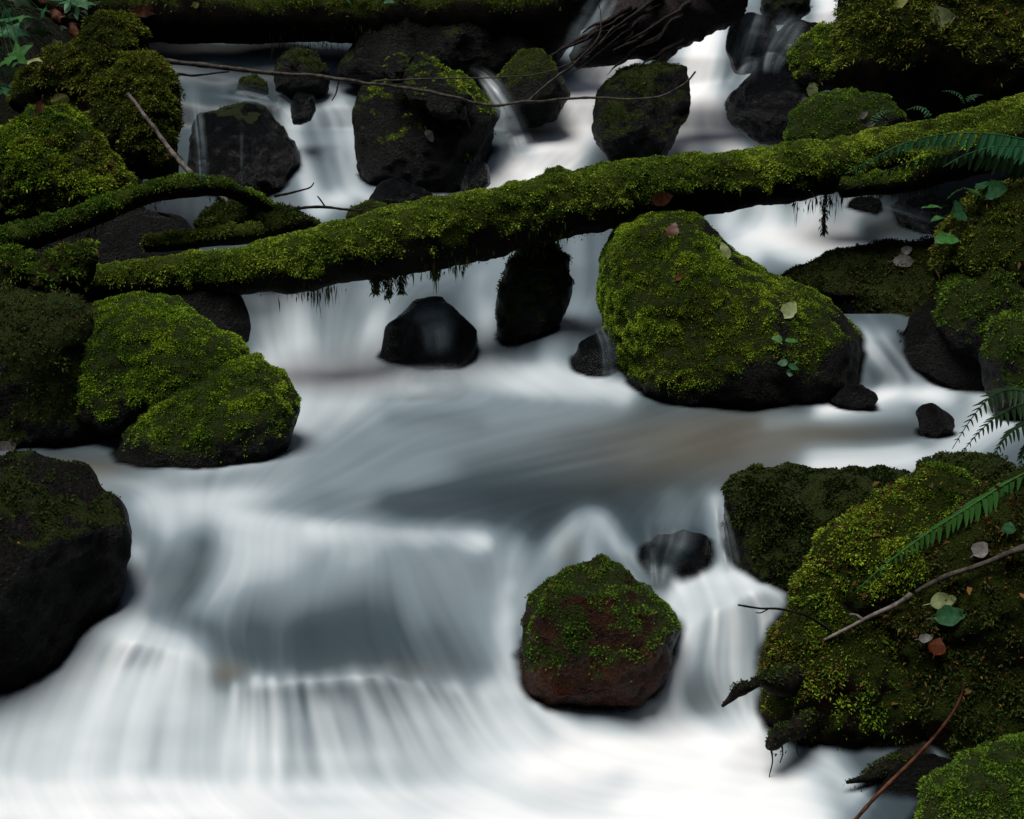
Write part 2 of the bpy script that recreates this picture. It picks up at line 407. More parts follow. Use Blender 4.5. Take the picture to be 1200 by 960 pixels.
# where the currents run, how much air they carry, and some painted light and shade: (points downstream, half width, foam, strength)
ST = [
 # far cascades
 ([(860, -60), (835, 30), (808, 110), (790, 190), (800, 215)], 35, .98, 1), ([(905, 40), (880, 90), (845, 110)], 14, .75, .8),
 ([(830, 120), (838, 150), (868, 185), (880, 215)], 18, .95, 1), ([(960, -60), (975, 10), (970, 30)], 23, .9, 1), ([(930, 0), (935, 30), (950, 60)], 9, .9, 1),
 ([(875, 20), (862, 60), (860, 100)], 18, .42, .9),
 ([(720, -40), (690, 10), (668, 60)], 17, .5, 1), ([(735, 70), (700, 95), (650, 150), (600, 200)], 23, 1, 1), ([(690, 100), (680, 150), (640, 215)], 26, 1, 1),
 ([(572, 85), (590, 120), (615, 180)], 15, .62, 1), ([(660, 190), (580, 215), (540, 235)], 20, .9, 1), ([(545, 195), (520, 240)], 12, .3, .9),
 ([(240, 55), (300, 60), (380, 62)], 20, .30, 1), ([(200, 84), (250, 88), (300, 96)], 11, .55, 1), ([(230, 64), (330, 75), (390, 110)], 9, .32, .8), ([(280, 105), (320, 112), (350, 120)], 11, .12, 1),
 ([(350, 90), (390, 110), (400, 140), (410, 210)], 21, .60, 1), ([(335, 135), (350, 180), (370, 245)], 15, .70, 1), ([(365, 130), (385, 180), (400, 230)], 8, .48, .8), ([(380, 110), (410, 140), (425, 205)], 8, .72, .7),
 ([(222, 110), (228, 150), (232, 200)], 9, .34, 1), ([(380, 240), (420, 225), (470, 240), (530, 225)], 12, .72, .9), ([(440, 215), (480, 225), (510, 222)], 12, .42, .9),
 # pool behind the log, right
 ([(860, 235), (850, 262)], 16, .7, 1), ([(900, 235), (900, 266)], 20, .72, 1), ([(950, 230), (950, 266)], 22, .75, 1), ([(1000, 225), (1000, 262)], 18, .62, 1),
 ([(1030, 275), (960, 280), (880, 282)], 22, .92, 1), ([(960, 300), (900, 300), (860, 290)], 14, .8, .8), ([(1090, 240), (1060, 262), (1020, 270)], 16, .22, 1), ([(930, 318), (900, 308)], 10, .35, .7),
 # middle pool, fed by the second falls
 ([(300, 320), (310, 380), (330, 430)], 22, .62, 1), ([(340, 330), (350, 390), (365, 440)], 24, .72, 1), ([(395, 345), (400, 390), (400, 430)], 22, .40, 1),  # last stroke: a shadow painted as low foam
 ([(430, 300), (450, 330), (440, 400), (430, 440)], 18, .62, 1), ([(560, 295), (500, 310), (440, 345)], 24, .46, 1), ([(570, 330), (570, 390), (565, 430)], 18, .60, 1),
 ([(590, 295), (575, 340)], 18, .5, 1), ([(675, 285), (676, 330), (672, 380)], 14, .46, 1), ([(672, 370), (650, 385), (640, 430)], 20, .50, 1), ([(625, 395), (612, 430)], 10, .26, .8), ([(680, 385), (685, 435)], 14, .40, .8),
 ([(470, 445), (560, 440), (650, 445), (730, 460)], 18, .86, 1), ([(560, 450), (640, 455), (720, 470)], 14, .82, .8),
 ([(430, 440), (380, 500), (300, 560), (220, 590)], 48, .72, 1), ([(350, 440), (330, 500), (260, 560)], 34, .74, 1),
 ([(560, 465), (480, 480), (400, 520), (330, 560)], 34, .52, .9), ([(700, 490), (600, 490), (480, 520), (380, 560)], 34, .46, .9), ([(640, 520), (500, 550), (380, 590)], 24, .52, .8),
 ([(560, 495), (500, 488), (460, 490)], 12, .34, .6),
 ([(900, 500), (800, 510), (700, 530), (560, 555)], 34, .30, .9), ([(1000, 540), (900, 530), (760, 545)], 22, .36, .9), ([(850, 520), (780, 560), (730, 590)], 26, .24, .8),
 ([(1150, 472), (1060, 458), (1010, 470), (965, 482)], 14, .9, 1), ([(1010, 395), (1035, 420), (1060, 445)], 14, .70, 1), ([(1035, 395), (1050, 420), (1075, 445)], 10, .55, 1), ([(1000, 420), (1015, 450)], 12, .5, 1),
 ([(1190, 480), (1140, 510), (1060, 535), (960, 545)], 24, .80, 1), ([(1130, 470), (1120, 495), (1090, 515)], 16, .55, 1), ([(1075, 505), (1010, 508), (940, 500)], 12, .22, 1), ([(1060, 480), (980, 492), (900, 497)], 9, .6, .7),
 ([(60, 545), (110, 550), (160, 556)], 18, .22, 1), ([(110, 565), (200, 568), (330, 555)], 14, .52, 1),
 ([(290, 432), (340, 438), (400, 438), (470, 440)], 16, .92, .9), ([(550, 432), (600, 440), (700, 448)], 14, .72, .7),  # first stroke brightened to offset the log's shadow
 # the dark slide, its hollow shaded by low foam, and its white crest
 ([(780, 572), (680, 582), (580, 590), (460, 598)], 24, .12, 1), ([(560, 602), (460, 602), (380, 598)], 16, .20, .9), ([(680, 590), (640, 605), (612, 635)], 20, .11, 1), ([(420, 590), (330, 600), (260, 610)], 14, .36, .8),
 ([(240, 600), (340, 625), (460, 632), (560, 634)], 18, .74, 1), ([(360, 622), (450, 630), (570, 634)], 9, .86, .8), ([(180, 590), (250, 630), (330, 660)], 28, .70, .8),
 ([(330, 640), (250, 690), (170, 730)], 34, .66, .9), ([(420, 650), (380, 690), (330, 740)], 44, .58, .9), ([(520, 655), (560, 720), (610, 800)], 34, .46, .9), ([(470, 655), (490, 720), (520, 790)], 30, .50, .9), ([(600, 645), (590, 700), (600, 780)], 26, .52, .9),
 ([(235, 640), (220, 690), (200, 715)], 26, .26, .9), ([(160, 650), (168, 690), (170, 705)], 15, .60, 1), ([(150, 715), (120, 725), (90, 740)], 14, .50, .9), ([(180, 720), (240, 735), (290, 770)], 16, .26, .9),
 ([(300, 740), (312, 785)], 34, .24, .9), ([(420, 745), (440, 785)], 55, .20, 1), ([(510, 750), (540, 795)], 30, .30, .9), ([(252, 772), (264, 800)], 16, .20, .7), ([(360, 750), (370, 785)], 40, .18, 1),
 # lower falls, foam raised to make up for dim light on steep faces
 ([(300, 850), (295, 925)], 44, .68, 1), ([(388, 850), (410, 925)], 44, .66, 1), ([(480, 855), (520, 925)], 44, .66, 1), ([(575, 850), (620, 925)], 40, .72, 1), ([(130, 760), (80, 920)], 60, .72, 1), ([(225, 790), (215, 920)], 26, .64, 1),
 ([(60, 740), (10, 820), (-20, 900)], 40, 0.69, 1), ([(110, 745), (60, 830), (30, 910)], 34, 0.72, 1), ([(150, 755), (115, 830), (95, 915)], 26, 0.77, 1), ([(190, 758), (165, 830), (150, 915)], 22, 0.75, 1),
 ([(215, 765), (205, 840), (195, 915)], 18, 0.71, 1), ([(232, 785), (228, 850), (220, 915)], 16, 0.64, 1), ([(250, 820), (247, 915)], 16, 0.62, 1), ([(278, 806), (268, 860), (262, 920)], 9, 0.79, .7), ([(300, 796), (297, 860), (296, 925)], 8, 0.84, .8), ([(318, 797), (322, 860), (326, 925)], 6, 0.89, .8), ([(340, 798), (348, 860), (356, 925)], 9, 0.66, .8), ([(362, 798), (375, 860), (390, 925)], 7, 0.78, .7),
 ([(385, 798), (402, 860), (420, 925)], 10, 0.66, .7), ([(415, 797), (440, 860), (465, 925)], 14, 0.72, .8), ([(450, 800), (485, 860), (515, 925)], 16, 0.69, .8), ([(490, 808), (525, 860), (560, 925)], 16, 0.74, .8), ([(530, 812), (570, 870), (610, 930)], 18, 0.72, 1), ([(575, 815), (620, 870), (660, 930)], 20, 0.78, 1), ([(610, 800), (655, 850), (700, 900)], 22, 0.79, 1),
 ([(-40, 915), (60, 928), (160, 922), (260, 930), (360, 925), (460, 932), (580, 930)], 16, 0.87, .75),
 # right-hand cascade round the small boulder
 ([(676, 612), (655, 635), (640, 665)], 14, .58, 1), ([(690, 606), (692, 640), (694, 670)], 14, .52, 1), ([(704, 610), (725, 640), (755, 675)], 13, .60, 1), ([(750, 670), (780, 700), (790, 720)], 14, .66, 1), ([(740, 580), (745, 620)], 14, .16, .9), ([(790, 588), (788, 620)], 26, .34, 1), ([(765, 640), (775, 680)], 18, .14, 1), ([(810, 640), (812, 670)], 16, .05, 1),
 ([(838, 585), (848, 630), (860, 670)], 12, .62, 1), ([(800, 690), (850, 685), (910, 690)], 22, .85, 1), ([(820, 700), (800, 760), (770, 830)], 28, .72, 1), ([(860, 700), (860, 770), (860, 840)], 26, .74, 1), ([(900, 690), (905, 760), (885, 850)], 16, .72, 1),
 ([(830, 830), (850, 855)], 26, .45, .8), ([(600, 690), (590, 740), (600, 790)], 12, .7, .8), ([(640, 660), (605, 700)], 14, .5, .8), ([(770, 820), (790, 850), (820, 860)], 16, .7, 1),
 # bottom pool
 ([(-60, 945), (100, 955), (250, 950), (420, 955), (560, 960)], 24, .86, 1), ([(600, 930), (700, 880), (800, 880), (880, 880)], 36, .95, 1), ([(560, 975), (760, 950), (950, 960)], 42, .93, 1), ([(760, 900), (880, 920), (960, 920)], 30, .92, 1), ([(560, 900), (620, 930), (700, 935)], 20, .80, .8),
 ([(1010, 900), (1060, 950), (1080, 1000)], 46, .18, 1), ([(960, 880), (1000, 930)], 20, .7, .8),  # first stroke: the bank mound's shadow painted as low foam
]
FOAM_SHADE = 0.30 - 0.08 * sstep(250, 210, PYg)
FX = np.zeros(PXg.shape); FYf = np.full(PXg.shape, 0.10)
for pts, w, foam_shade, stg in ST:
    x0, x1 = min(p[0] for p in pts) - 3 * w, max(p[0] for p in pts) + 3 * w
    y0, y1 = min(p[1] for p in pts) - 3 * w, max(p[1] for p in pts) + 3 * w
    js = slice(max(0, int((x0 + 200) / 2.5)), int((x1 + 200) / 2.5) + 1)
    iss = slice(max(0, int((y0 + 100) / 2.5)), int((y1 + 100) / 2.5) + 1)
    X, Y = PXg[iss, js], PYg[iss, js]
    if X.size == 0:
        continue
    best = np.full(X.shape, 1e9); tx = np.zeros(X.shape); ty = np.zeros(X.shape)
    for (ax, ay), (bx, by) in zip(pts[:-1], pts[1:]):
        dx, dy = bx - ax, by - ay
        L2 = dx * dx + dy * dy
        t = np.clip(((X - ax) * dx + (Y - ay) * dy) / L2, 0, 1)
        d = np.hypot(X - ax - t * dx, Y - ay - t * dy)
        m = d < best
        best = np.where(m, d, best); l = math.sqrt(L2)
        tx = np.where(m, dx / l, tx); ty = np.where(m, dy / l, ty)
    g = np.exp(-(best / w) ** 2)
    FOAM_SHADE[iss, js] += (foam_shade - FOAM_SHADE[iss, js]) * np.minimum(g * stg * 1.1, 1)
    g2 = np.exp(-(best / (1.5 * w)) ** 2)
    FX[iss, js] += tx * g2; FYf[iss, js] += ty * g2
fl = np.maximum(np.hypot(FX, FYf), 1e-6)
FX /= fl; FYf /= fl
FOAM_SHADE = smooth1(smooth1(FOAM_SHADE, 7, 0), 7, 1)

# silky streaks: noise smeared along the currents (line integral convolution)
def lic(noise, steps, h=1.0):
    acc = noise.copy(); wsum = 1.0
    H, W = noise.shape
    for sgn in (1, -1):
        qx = np.tile(np.arange(W, dtype=float), (H, 1)); qy = np.tile(np.arange(H, dtype=float)[:, None], (1, W))
        for k in range(steps):
            ix = np.clip(np.rint(qx).astype(int), 0, W - 1); iy = np.clip(np.rint(qy).astype(int), 0, H - 1)
            u, v = FX[iy, ix], FYf[iy, ix]
            qx = np.clip(qx + sgn * h * u, 0, W - 1); qy = np.clip(qy + sgn * h * v, 0, H - 1)
            x0 = np.minimum(qx.astype(int), W - 2); y0 = np.minimum(qy.astype(int), H - 2)
            fx, fy = qx - x0, qy - y0
            s = (noise[y0, x0] * (1 - fx) * (1 - fy) + noise[y0, x0 + 1] * fx * (1 - fy) + noise[y0 + 1, x0] * (1 - fx) * fy + noise[y0 + 1, x0 + 1] * fx * fy)
            w = 0.5 + 0.5 * math.cos(math.pi * k / steps)
            acc += s * w
            if sgn == 1: wsum += 2 * w
    acc /= wsum
    return (acc - acc.mean()) / acc.std()
nA = RNG.random(PXg.shape); nA = smooth1(smooth1(nA, 3, 0), 3, 1)
nB = RNG.random(PXg.shape); nB = smooth1(smooth1(nB, 9, 0), 9, 1)
STREAK = 0.7 * lic(nA, 40) + 0.6 * lic(nB, 44, 1.2)
STREAK = smooth1(STREAK, 3, 1)
FALL = sstep(0.35, 0.95, np.abs(np.gradient(at(PXg, PYg, DEPTH)[..., 2], axis=0)) / np.maximum(np.linalg.norm(np.gradient(at(PXg, PYg, DEPTH), axis=0), axis=-1), 1e-6))
F2 = np.clip(FOAM_SHADE + STREAK * (0.014 + 0.056 * FALL) * (0.35 + np.sqrt(np.clip(FOAM_SHADE * (1.05 - FOAM_SHADE), 0, 1)) * 1.6), 0, 1)
F2 = np.clip(F2 * (1 + .10 * fbm(np.stack([PXg / 150, PYg / 55, 0 * PXg], -1), 3, 12)), 0, 1)
# the shallows where the gravel shows brown through clear water
SILT = np.zeros(PXg.shape)
for cx, cy, rx, ry, a in ((830, 525, 160, 42, 1), (940, 505, 120, 18, .6), (80, 556, 70, 18, 1.3), (262, 790, 26, 16, 1.0), (665, 640, 14, 22, .6), (480, 785, 70, 14, .35), (840, 815, 40, 20, .5), (1045, 260, 30, 20, .5)):
    SILT += a * np.exp(-((PXg - cx) / rx) ** 2 - ((PYg - cy) / ry) ** 2)
SILT = np.clip(SILT, 0, 1) * np.clip(1.6 * (1 - F2), 0, 1)

WPOLY = [(-200, 1081), (-200, 640), (-60, 560), (0, 500), (100, 470), (200, 400), (230, 300), (170, 240), (160, 20), (420, 10), (640, -60), (690, -101), (1010, -101), (1020, 60), (960, 140),
         (1000, 200), (1200, 200), (1200, 300), (960, 330), (960, 370), (1060, 370), (1200, 420), (1400, 450), (1400, 640), (1060, 640), (1020, 700), (1020, 800), (1080, 860), (1300, 900), (1300, 1081)]
def inside(poly, X, Y):
    r = np.zeros(X.shape, bool)
    n = len(poly)
    for k in range(n):
        (x0, y0), (x1, y1) = poly[k], poly[(k + 1) % n]
        if y0 == y1: continue
        c = ((y0 > Y) != (y1 > Y)) & (X < (x1 - x0) * (Y - y0) / (y1 - y0) + x0)
        r ^= c
    return r
WV = at(PXg, PYg, DEPTH)
# slow undulation of the surface, a few millimetres
WV[..., 2] += 0.006 * fbm(WV * np.array([2.2, 2.2, 2.2]), 2, 3) + 0.0020 * np.clip(STREAK, -2, 2) * FALL
Hn, Wn = PXg.shape
idx = np.arange(Hn * Wn).reshape(Hn, Wn)
quads = np.stack([idx[1:, :-1], idx[1:, 1:], idx[:-1, 1:], idx[:-1, :-1]], -1).reshape(-1, 4)
ins = inside(WPOLY, PXg, PYg)
keep = (ins[1:, :-1] | ins[1:, 1:] | ins[:-1, 1:] | ins[:-1, :-1]).reshape(-1)
quads = quads[keep]
used = np.unique(quads)
remap = np.full(Hn * Wn, -1); remap[used] = np.arange(len(used))
quads = remap[quads]
WVf = WV.reshape(-1, 3)[used]

def water_mat(name):
    m, nt, b = new_mat(name)
    L = nt.links.new
    fo = node(nt, 'ShaderNodeAttribute', attribute_name='foam_shade')
    si = node(nt, 'ShaderNodeAttribute', attribute_name='silt')
    al = node(nt, 'ShaderNodeAttribute', attribute_name='veil')
    r = ramp(nt, [(0.0, (0.005, 0.009, 0.012)), (0.25, (0.042, 0.062, 0.074)), (0.5, (0.175, 0.222, 0.25)), (0.75, (0.46, 0.515, 0.55)), (1.0, (0.86, 0.865, 0.87))])
    L(fo.outputs['Fac'], r.inputs['Fac'])
    sm = nt.nodes.new('ShaderNodeMath'); sm.operation = 'MULTIPLY'; sm.inputs[1].default_value = 0.58
    L(si.outputs['Fac'], sm.inputs[0])
    c2 = mixc(nt, r.outputs['Color'], (0.115, 0.098, 0.070), sm.outputs[0])
    L(c2, b.inputs['Base Color'])
    b.inputs['Roughness'].default_value = 0.42
    b.inputs['IOR'].default_value = 1.33
    b.inputs['Specular IOR Level'].default_value = 0.35
    tr = nt.nodes.new('ShaderNodeBsdfTransparent')
    mx = nt.nodes.new('ShaderNodeMixShader')
    L(al.outputs['Fac'], mx.inputs[0]); L(tr.outputs[0], mx.inputs[1]); L(b.outputs[0], mx.inputs[2])
    L(mx.outputs[0], nt.nodes['Material Output'].inputs['Surface'])
    return m
M['water'] = water_mat('silky_stream_water')
water = put('stream_water', WVf, quads, M['water'], base=np.array([0, 5.0, 0]))
water['kind'] = 'structure'
fattr(water.data, 'foam_shade', F2.reshape(-1)[used])  # foam density with the painted shade included
fattr(water.data, 'silt', SILT.reshape(-1)[used])
WN = vnormals(WVf, quads)

# ------------------------------------------------------------------ the ravine floor and its banks, one sheet, with added walls against sky light
ax = np.concatenate([np.linspace(-40, -4, 40)[:-1], np.arange(-4, 4.01, 0.06), np.linspace(4, 40, 40)[1:]])
ay = np.concatenate([np.linspace(-30, 1.5, 32)[:-1], np.arange(1.5, 11.5, 0.06), np.linspace(11.5, 50, 44)])
AX, AY = np.meshgrid(ax, ay)
pY = [-30, -5, 2, 2.9, 3.4, 3.9, 4.3, 6.0, 6.5, 8.0, 8.5, 9.0, 9.6, 11, 14, 50]
pZ = [-6, -1.5, -.35, -.3, -.28, -.05, .12, .15, .5, .55, .85, 1.25, 1.65, 2.6, 5.0, 30]
gz = np.interp(AY, pY, pZ)
XL = np.interp(AY, [2, 3, 4, 5, 6, 7, 8, 9, 10], [-1.7, -1.5, -1.3, -1.45, -1.2, -1.5, -1.9, -2.1, -1.9])
XR = np.interp(AY, [2, 3, 3.5, 4.4, 5.0, 5.5, 6, 7, 8, 9, 10], [.9, .75, .75, .75, 1.5, 2.1, 1.6, 1.8, 1.9, 1.6, 1.5])
out = np.maximum(np.maximum(XL - AX, AX - XR), 0)
gz = gz + 0.55 * np.minimum(out, 1.5) + np.maximum(out - 1.5, 0) * 1.0 + np.clip(out - 3.0, 0, 9) * 1.9  # outer banks steepened out of view to block sky light
gz = gz + np.clip(-AY - 3.5, 0, 14) * 2.4 + np.clip(AY - 13, 0, 12) * 1.2  # raised behind the viewer and upstream to cut sky light
gp = np.stack([AX, AY, 0 * AX], -1)
gz = gz + 0.10 * fbm(gp * 1.3, 4, 5) * (0.25 + np.minimum(out, 1)) + 0.03 * fbm(gp * 7, 3, 8)
wtree = BVHTree.FromPolygons([Vector(v) for v in WVf[::1]], [tuple(int(i) for i in q) for q in quads[::1]]) if False else None
# keep the bed below the water everywhere
wq = np.full(AX.shape, 9.0)
ii = np.searchsorted(ax, WVf[:, 0]); jj = np.searchsorted(ay, WVf[:, 1])
ok = (ii > 0) & (ii < len(ax)) & (jj > 0) & (jj < len(ay))
for di in (-2, -1, 0, 1):
    for dj in (-2, -1, 0, 1):
        np.minimum.at(wq, (np.clip(jj[ok] + dj, 0, len(ay) - 1), np.clip(ii[ok] + di, 0, len(ax) - 1)), WVf[ok, 2])
gz = np.minimum(gz, wq - 0.10)
GV = np.stack([AX, AY, gz], -1).reshape(-1, 3)
gi = np.arange(AX.size).reshape(AX.shape)
GF = np.stack([gi[:-1, :-1], gi[:-1, 1:], gi[1:, 1:], gi[1:, :-1]], -1).reshape(-1, 4)
M['ground'] = rock_mat('forest_floor', (0.002, 0.002, 0.0016), (0.011, 0.009, 0.006), (0.006, 0.010, 0.003), rough=(0.6, 0.95), bump=0.9, scale=5)
ground = put('ground', GV, GF, M['ground'], base=np.array([0, 5.0, 0]))
ground['kind'] = 'structure'
fattr(ground.data, 'moss', (0.18 + 0.25 * fbm(GV * 1.7, 3, 2)))

# ------------------------------------------------------------------ boulders
_ICO = {}
def ico(sub):
    if sub not in _ICO:
        bm = bmesh.new()
        bmesh.ops.create_icosphere(bm, subdivisions=sub, radius=1.0)
        V = np.array([v.co[:] for v in bm.verts]); F = np.array([[v.index for v in f.verts] for f in bm.faces])
        bm.free(); _ICO[sub] = (V, F)
    return _ICO[sub]

def radial(poly, n=360, sm=9):
    P = np.array(poly, float)
    x, y = P[:, 0], P[:, 1]
    x1, y1 = np.roll(x, -1), np.roll(y, -1)
    cr = x * y1 - x1 * y; A = cr.sum() / 2
    cx = ((x + x1) * cr).sum() / (6 * A); cy = ((y + y1) * cr).sum() / (6 * A)
    th = np.arange(n) * 2 * math.pi / n
    dx, dy = np.cos(th)[:, None], -np.sin(th)[:, None]
    ex, ey = (x1 - x)[None], (y1 - y)[None]
    den = dx * ey - dy * ex
    den = np.where(np.abs(den) < 1e-9, 1e-9, den)
    t = ((x - cx)[None] * ey - (y - cy)[None] * ex) / den
    s = ((x - cx)[None] * dy - (y - cy)[None] * dx) / den
    R = np.where((t > 0) & (s >= -1e-6) & (s <= 1 + 1e-6), t, 0).max(1)
    k = np.hanning(sm + 2)[1:-1]; k /= k.sum()
    R = np.convolve(np.concatenate([R[-sm:], R, R[:sm]]), k, 'same')[sm:-sm]
    return cx, cy, R

ALLV, ALLF, NALL = [], [], [0]      # every solid surface, for resting leaves on and for the waterline
def register(V, F):
    ALLV.append(np.asarray(V, float))
    F = np.asarray(F)
    if F.shape[1] == 4:
        F = np.concatenate([F[:, [0, 1, 2]], F[:, [0, 2, 3]]])
    ALLF.append(F + NALL[0]); NALL[0] += len(V)

PAL = {
 'bright': [(.022, .050, .004), (.118, .218, .013), (.36, .48, .034)],
 'log':    [(.036, .072, .008), (.158, .258, .025), (.43, .53, .062)],
 'lime':   [(.018, .052, .003), (.105, .210, .012), (.32, .44, .028)],
 'moundmix': [(.010, .018, .003), (.055, .085, .008), (.17, .22, .020)],
 'green':  [(.020, .055, .006), (.070, .145, .012), (.16, .26, .022)],
 'olive':  [(.022, .034, .005), (.085, .120, .012), (.20, .235, .024)],
 'dark':   [(.007, .014, .003), (.020, .038, .006), (.052, .080, .011)],  # dark moss, also standing for shade on the rear bank mound
 'brown':  [(.030, .020, .007), (.090, .050, .014), (.18, .095, .024)],
}
MOSSCOUNT = [0]
def moss(parent, V, F, W, dens, length, pal, seed, width=0.0045, hang=False, name='moss', brown=0.06, up=0.25):
    T = F if F.shape[1] == 3 else np.concatenate([F[:, [0, 1, 2]], F[:, [0, 2, 3]]])
    a, b, c = V[T[:, 0]], V[T[:, 1]], V[T[:, 2]]
    area = np.linalg.norm(np.cross(b - a, c - a), axis=1) / 2
    wt = area * np.clip(W[T].mean(1), 0, 1)
    # leave out what the far side of the stone hides
    cen = (a + b + c) / 3; N = vnormals(V, F)
    fn = np.cross(b - a, c - a); fn /= np.maximum(np.linalg.norm(fn, axis=1), 1e-12)[:, None]
    tocam = CAM - cen; tocam /= np.linalg.norm(tocam, axis=1)[:, None]
    wt = wt * ((fn * tocam).sum(1) > -0.30)
    px, py = project(cen)
    wt = wt * ((px > -120) & (px < 1320) & (py > -90) & (py < 1050))
    n = int(wt.sum() * dens * 1.7)
    if n < 8:
        return None
    r = np.random.default_rng(seed)
    cs = np.cumsum(wt)
    t = np.searchsorted(cs, r.random(n) * cs[-1]); t = np.clip(t, 0, len(T) - 1)
    u, v = r.random(n), r.random(n); fl_ = u + v > 1; u[fl_], v[fl_] = 1 - u[fl_], 1 - v[fl_]
    w0 = 1 - u - v
    P = a[t] * w0[:, None] + b[t] * u[:, None] + c[t] * v[:, None]
    Nn = N[T[t, 0]] * w0[:, None] + N[T[t, 1]] * u[:, None] + N[T[t, 2]] * v[:, None]
    clump = fbm(P * 26, 2, seed * .1)             # centimetre cushions
    patch = fbm(P * 5.5, 3, seed * .2 + 4)
    keepm = r.random(n) < np.clip(0.72 + 1.3 * clump, 0.15, 1)
    P, Nn, clump, patch = P[keepm], Nn[keepm], clump[keepm], patch[keepm]; n = len(P)
    rt = r.normal(size=(n, 3)); rt /= np.linalg.norm(rt, axis=1)[:, None]
    if hang:
        d = np.tile(np.array([0, 0, -1.0]), (n, 1)) + rt * 0.16
        ln = length * (0.25 + 0.9 * r.random(n) ** 2) * np.clip(0.5 + 1.6 * patch, .15, 1.6)
    else:
        d = Nn * (0.35 + 0.55 * r.random(n))[:, None] + rt * (0.55 + 0.4 * r.random(n))[:, None] + np.array([0, 0, up])
        ln = length * 0.8 * (0.5 + 0.75 * r.random(n)) * (1 + 0.8 * clump)
    d /= np.maximum(np.linalg.norm(d, axis=1), 1e-9)[:, None]
    sd = np.cross(d, r.normal(size=(n, 3))); sd /= np.maximum(np.linalg.norm(sd, axis=1), 1e-9)[:, None]
    wd = (width * 0.8 * (0.6 + 0.8 * r.random(n)))[:, None]
    base = P - Nn * 0.002 + Nn * (np.maximum(clump, 0) * length * 0.7)[:, None]
    mid = base + d * (ln * 0.55)[:, None]
    tip = base + d * ln[:, None] + np.array([0, 0, -1.0]) * (ln * 0.22)[:, None]
    VV = np.stack([base - sd * wd * 0.45, mid + sd * wd * 0.75, tip, mid - sd * wd * 0.75], 1).reshape(-1, 3)
    FF = np.arange(n * 4).reshape(n, 4)
    q = np.clip(0.45 + 0.55 * patch + 0.35 * clump + 0.22 * r.normal(size=n), 0, 1)[:, None]
    p0, p1, p2 = (np.array(k) for k in PAL[pal])
    colr = np.where(q < .5, p0 + (p1 - p0) * q * 2, p1 + (p2 - p1) * (q * 2 - 1))
    br = (r.random(n) < brown * np.clip(1 + 2.5 * fbm(P * 4, 2, seed + 9), 0, 4))[:, None]
    bq = r.random(n)[:, None]
    colr = np.where(br, np.array(PAL['brown'][0]) + (np.array(PAL['brown'][2]) - np.array(PAL['brown'][0])) * bq, colr)
    o = put(name, VV, FF, M['moss'], parent=parent, smooth=False)
    cattr(o.data, 'tint', np.repeat(colr, 4, axis=0))
    o['kind'] = 'stuff'
    MOSSCOUNT[0] += n
    return o

def inflate(poly, Y, thick, sub=5, q=0.85, sm=9, tilt=0.0):
    cx, cy, R = radial(poly, sm=sm)
    S, F = ico(sub)
    c = at(cx, cy, Y)
    s = ((c - CAM) @ FWD) / FPX
    th = np.arctan2(S[:, 1], S[:, 0]) % (2 * math.pi)
    f = th / (2 * math.pi) * len(R); i0 = f.astype(int) % len(R); fr = f - np.floor(f)
    Rr = R[i0] * (1 - fr) + R[(i0 + 1) % len(R)] * fr
    rho = np.hypot(S[:, 0], S[:, 1])
    ir = Rr * rho ** 0.9 * s
    T = thick * R.mean() * s
    off = T * np.sign(S[:, 2]) * np.abs(S[:, 2]) ** q
    F = F[:, ::-1]
    V = c + np.outer(ir * np.cos(th), RIGHT) + np.outer(ir * np.sin(th), UPV) + np.outer(off + tilt * ir * np.sin(th), FWD)
    return V, F, R.mean() * s

